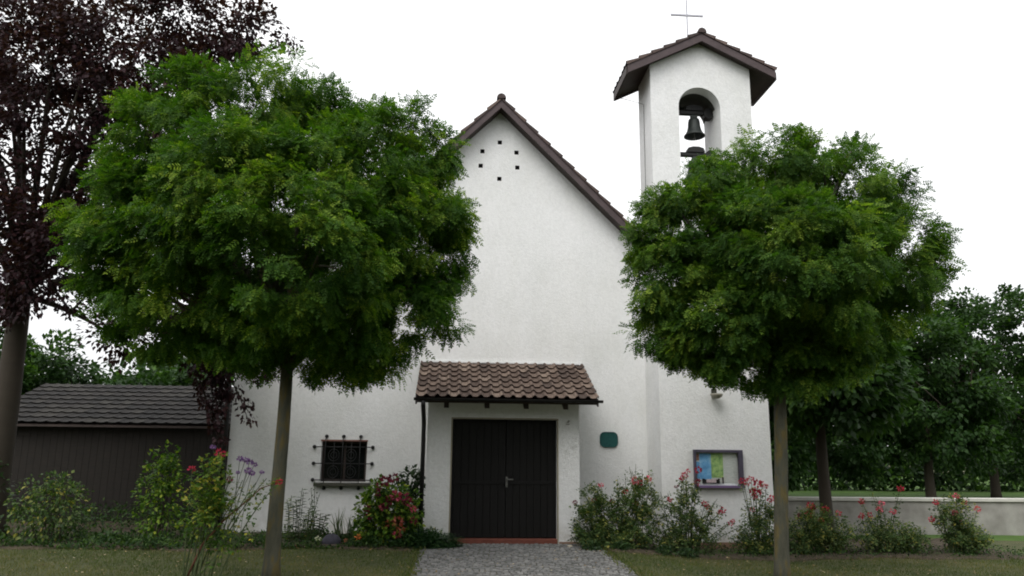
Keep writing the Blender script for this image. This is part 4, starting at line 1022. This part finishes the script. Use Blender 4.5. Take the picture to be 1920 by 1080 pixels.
# ================================================================== LIGHT, SKY, CAMERA
wd = bpy.data.worlds.new('World'); SC.world = wd; wd.use_nodes = True
nt = wd.node_tree
for n_ in list(nt.nodes): nt.nodes.remove(n_)
out = nt.nodes.new('ShaderNodeOutputWorld')
SUN_EL, SUN_AZ = math.radians(52), math.radians(-150)     # azimuth from +Y towards +X
sky = nt.nodes.new('ShaderNodeTexSky'); sky.sky_type = 'NISHITA'; sky.sun_disc = False
sky.sun_elevation = SUN_EL; sky.sun_rotation = SUN_AZ; sky.air_density = 1; sky.dust_density = 6
hs = nt.nodes.new('ShaderNodeHueSaturation'); hs.inputs['Saturation'].default_value = .12; nt.links.new(sky.outputs[0], hs.inputs['Color'])
b1 = nt.nodes.new('ShaderNodeBackground'); b1.inputs[1].default_value = .05; nt.links.new(hs.outputs[0], b1.inputs[0])
tc = nt.nodes.new('ShaderNodeTexCoord'); sp = nt.nodes.new('ShaderNodeSeparateXYZ'); nt.links.new(tc.outputs['Generated'], sp.inputs[0])
rr = ramp(nt, [(0, (.80, .81, .82)), (.25, (.92, .925, .93)), (1, (1.15, 1.16, 1.17))]); nt.links.new(sp.outputs[2], rr.inputs[0])
nz = nt.nodes.new('ShaderNodeTexNoise'); nz.inputs['Scale'].default_value = 1.6; nz.inputs['Detail'].default_value = 5; nt.links.new(tc.outputs['Generated'], nz.inputs[0])
rn = ramp(nt, [(.36, (.86, .865, .875)), (.62, (1.04, 1.04, 1.04))]); nt.links.new(nz.outputs[0], rn.inputs[0])
cc = mix(nt, rr.outputs[0], rn.outputs[0], 1.0, 'MULTIPLY')
b2 = nt.nodes.new('ShaderNodeBackground'); b2.inputs[1].default_value = .8; nt.links.new(cc, b2.inputs[0])
ad = nt.nodes.new('ShaderNodeAddShader'); nt.links.new(b1.outputs[0], ad.inputs[0]); nt.links.new(b2.outputs[0], ad.inputs[1]); nt.links.new(ad.outputs[0], out.inputs[0])
ld = bpy.data.lights.new('sun', 'SUN'); ld.energy = .7; ld.angle = math.radians(35); ld.color = (1, .97, .92)
lo = bpy.data.objects.new('sun', ld); COL.objects.link(lo)
sd = Vector((math.sin(SUN_AZ)*math.cos(SUN_EL), math.cos(SUN_AZ)*math.cos(SUN_EL), math.sin(SUN_EL)))
lo.rotation_euler = sd.to_track_quat('Z', 'Y').to_euler(); lo.location = sd*40

cd = bpy.data.cameras.new('camera'); cam = bpy.data.objects.new('camera', cd); COL.objects.link(cam)
cd.sensor_width = 36; cd.lens = 36*FPX/1920; cd.clip_end = 1500; cd.clip_start = .1
from mathutils import Matrix
Mx = Matrix((_R, _U, -_F)).transposed().to_4x4(); Mx.translation = CAM_LOC; cam.matrix_world = Mx
SC.camera = cam
SC.view_settings.view_transform = 'Standard'; SC.view_settings.look = 'None'; SC.view_settings.gamma = 1; SC.view_settings.exposure = .52
SC.render.engine = 'CYCLES'; SC.cycles.max_bounces = 8; SC.cycles.transparent_max_bounces = 12
SC.cycles.pixel_filter_type = 'BLACKMAN_HARRIS'; SC.cycles.filter_width = 1.9
SC.cycles.use_denoising = True
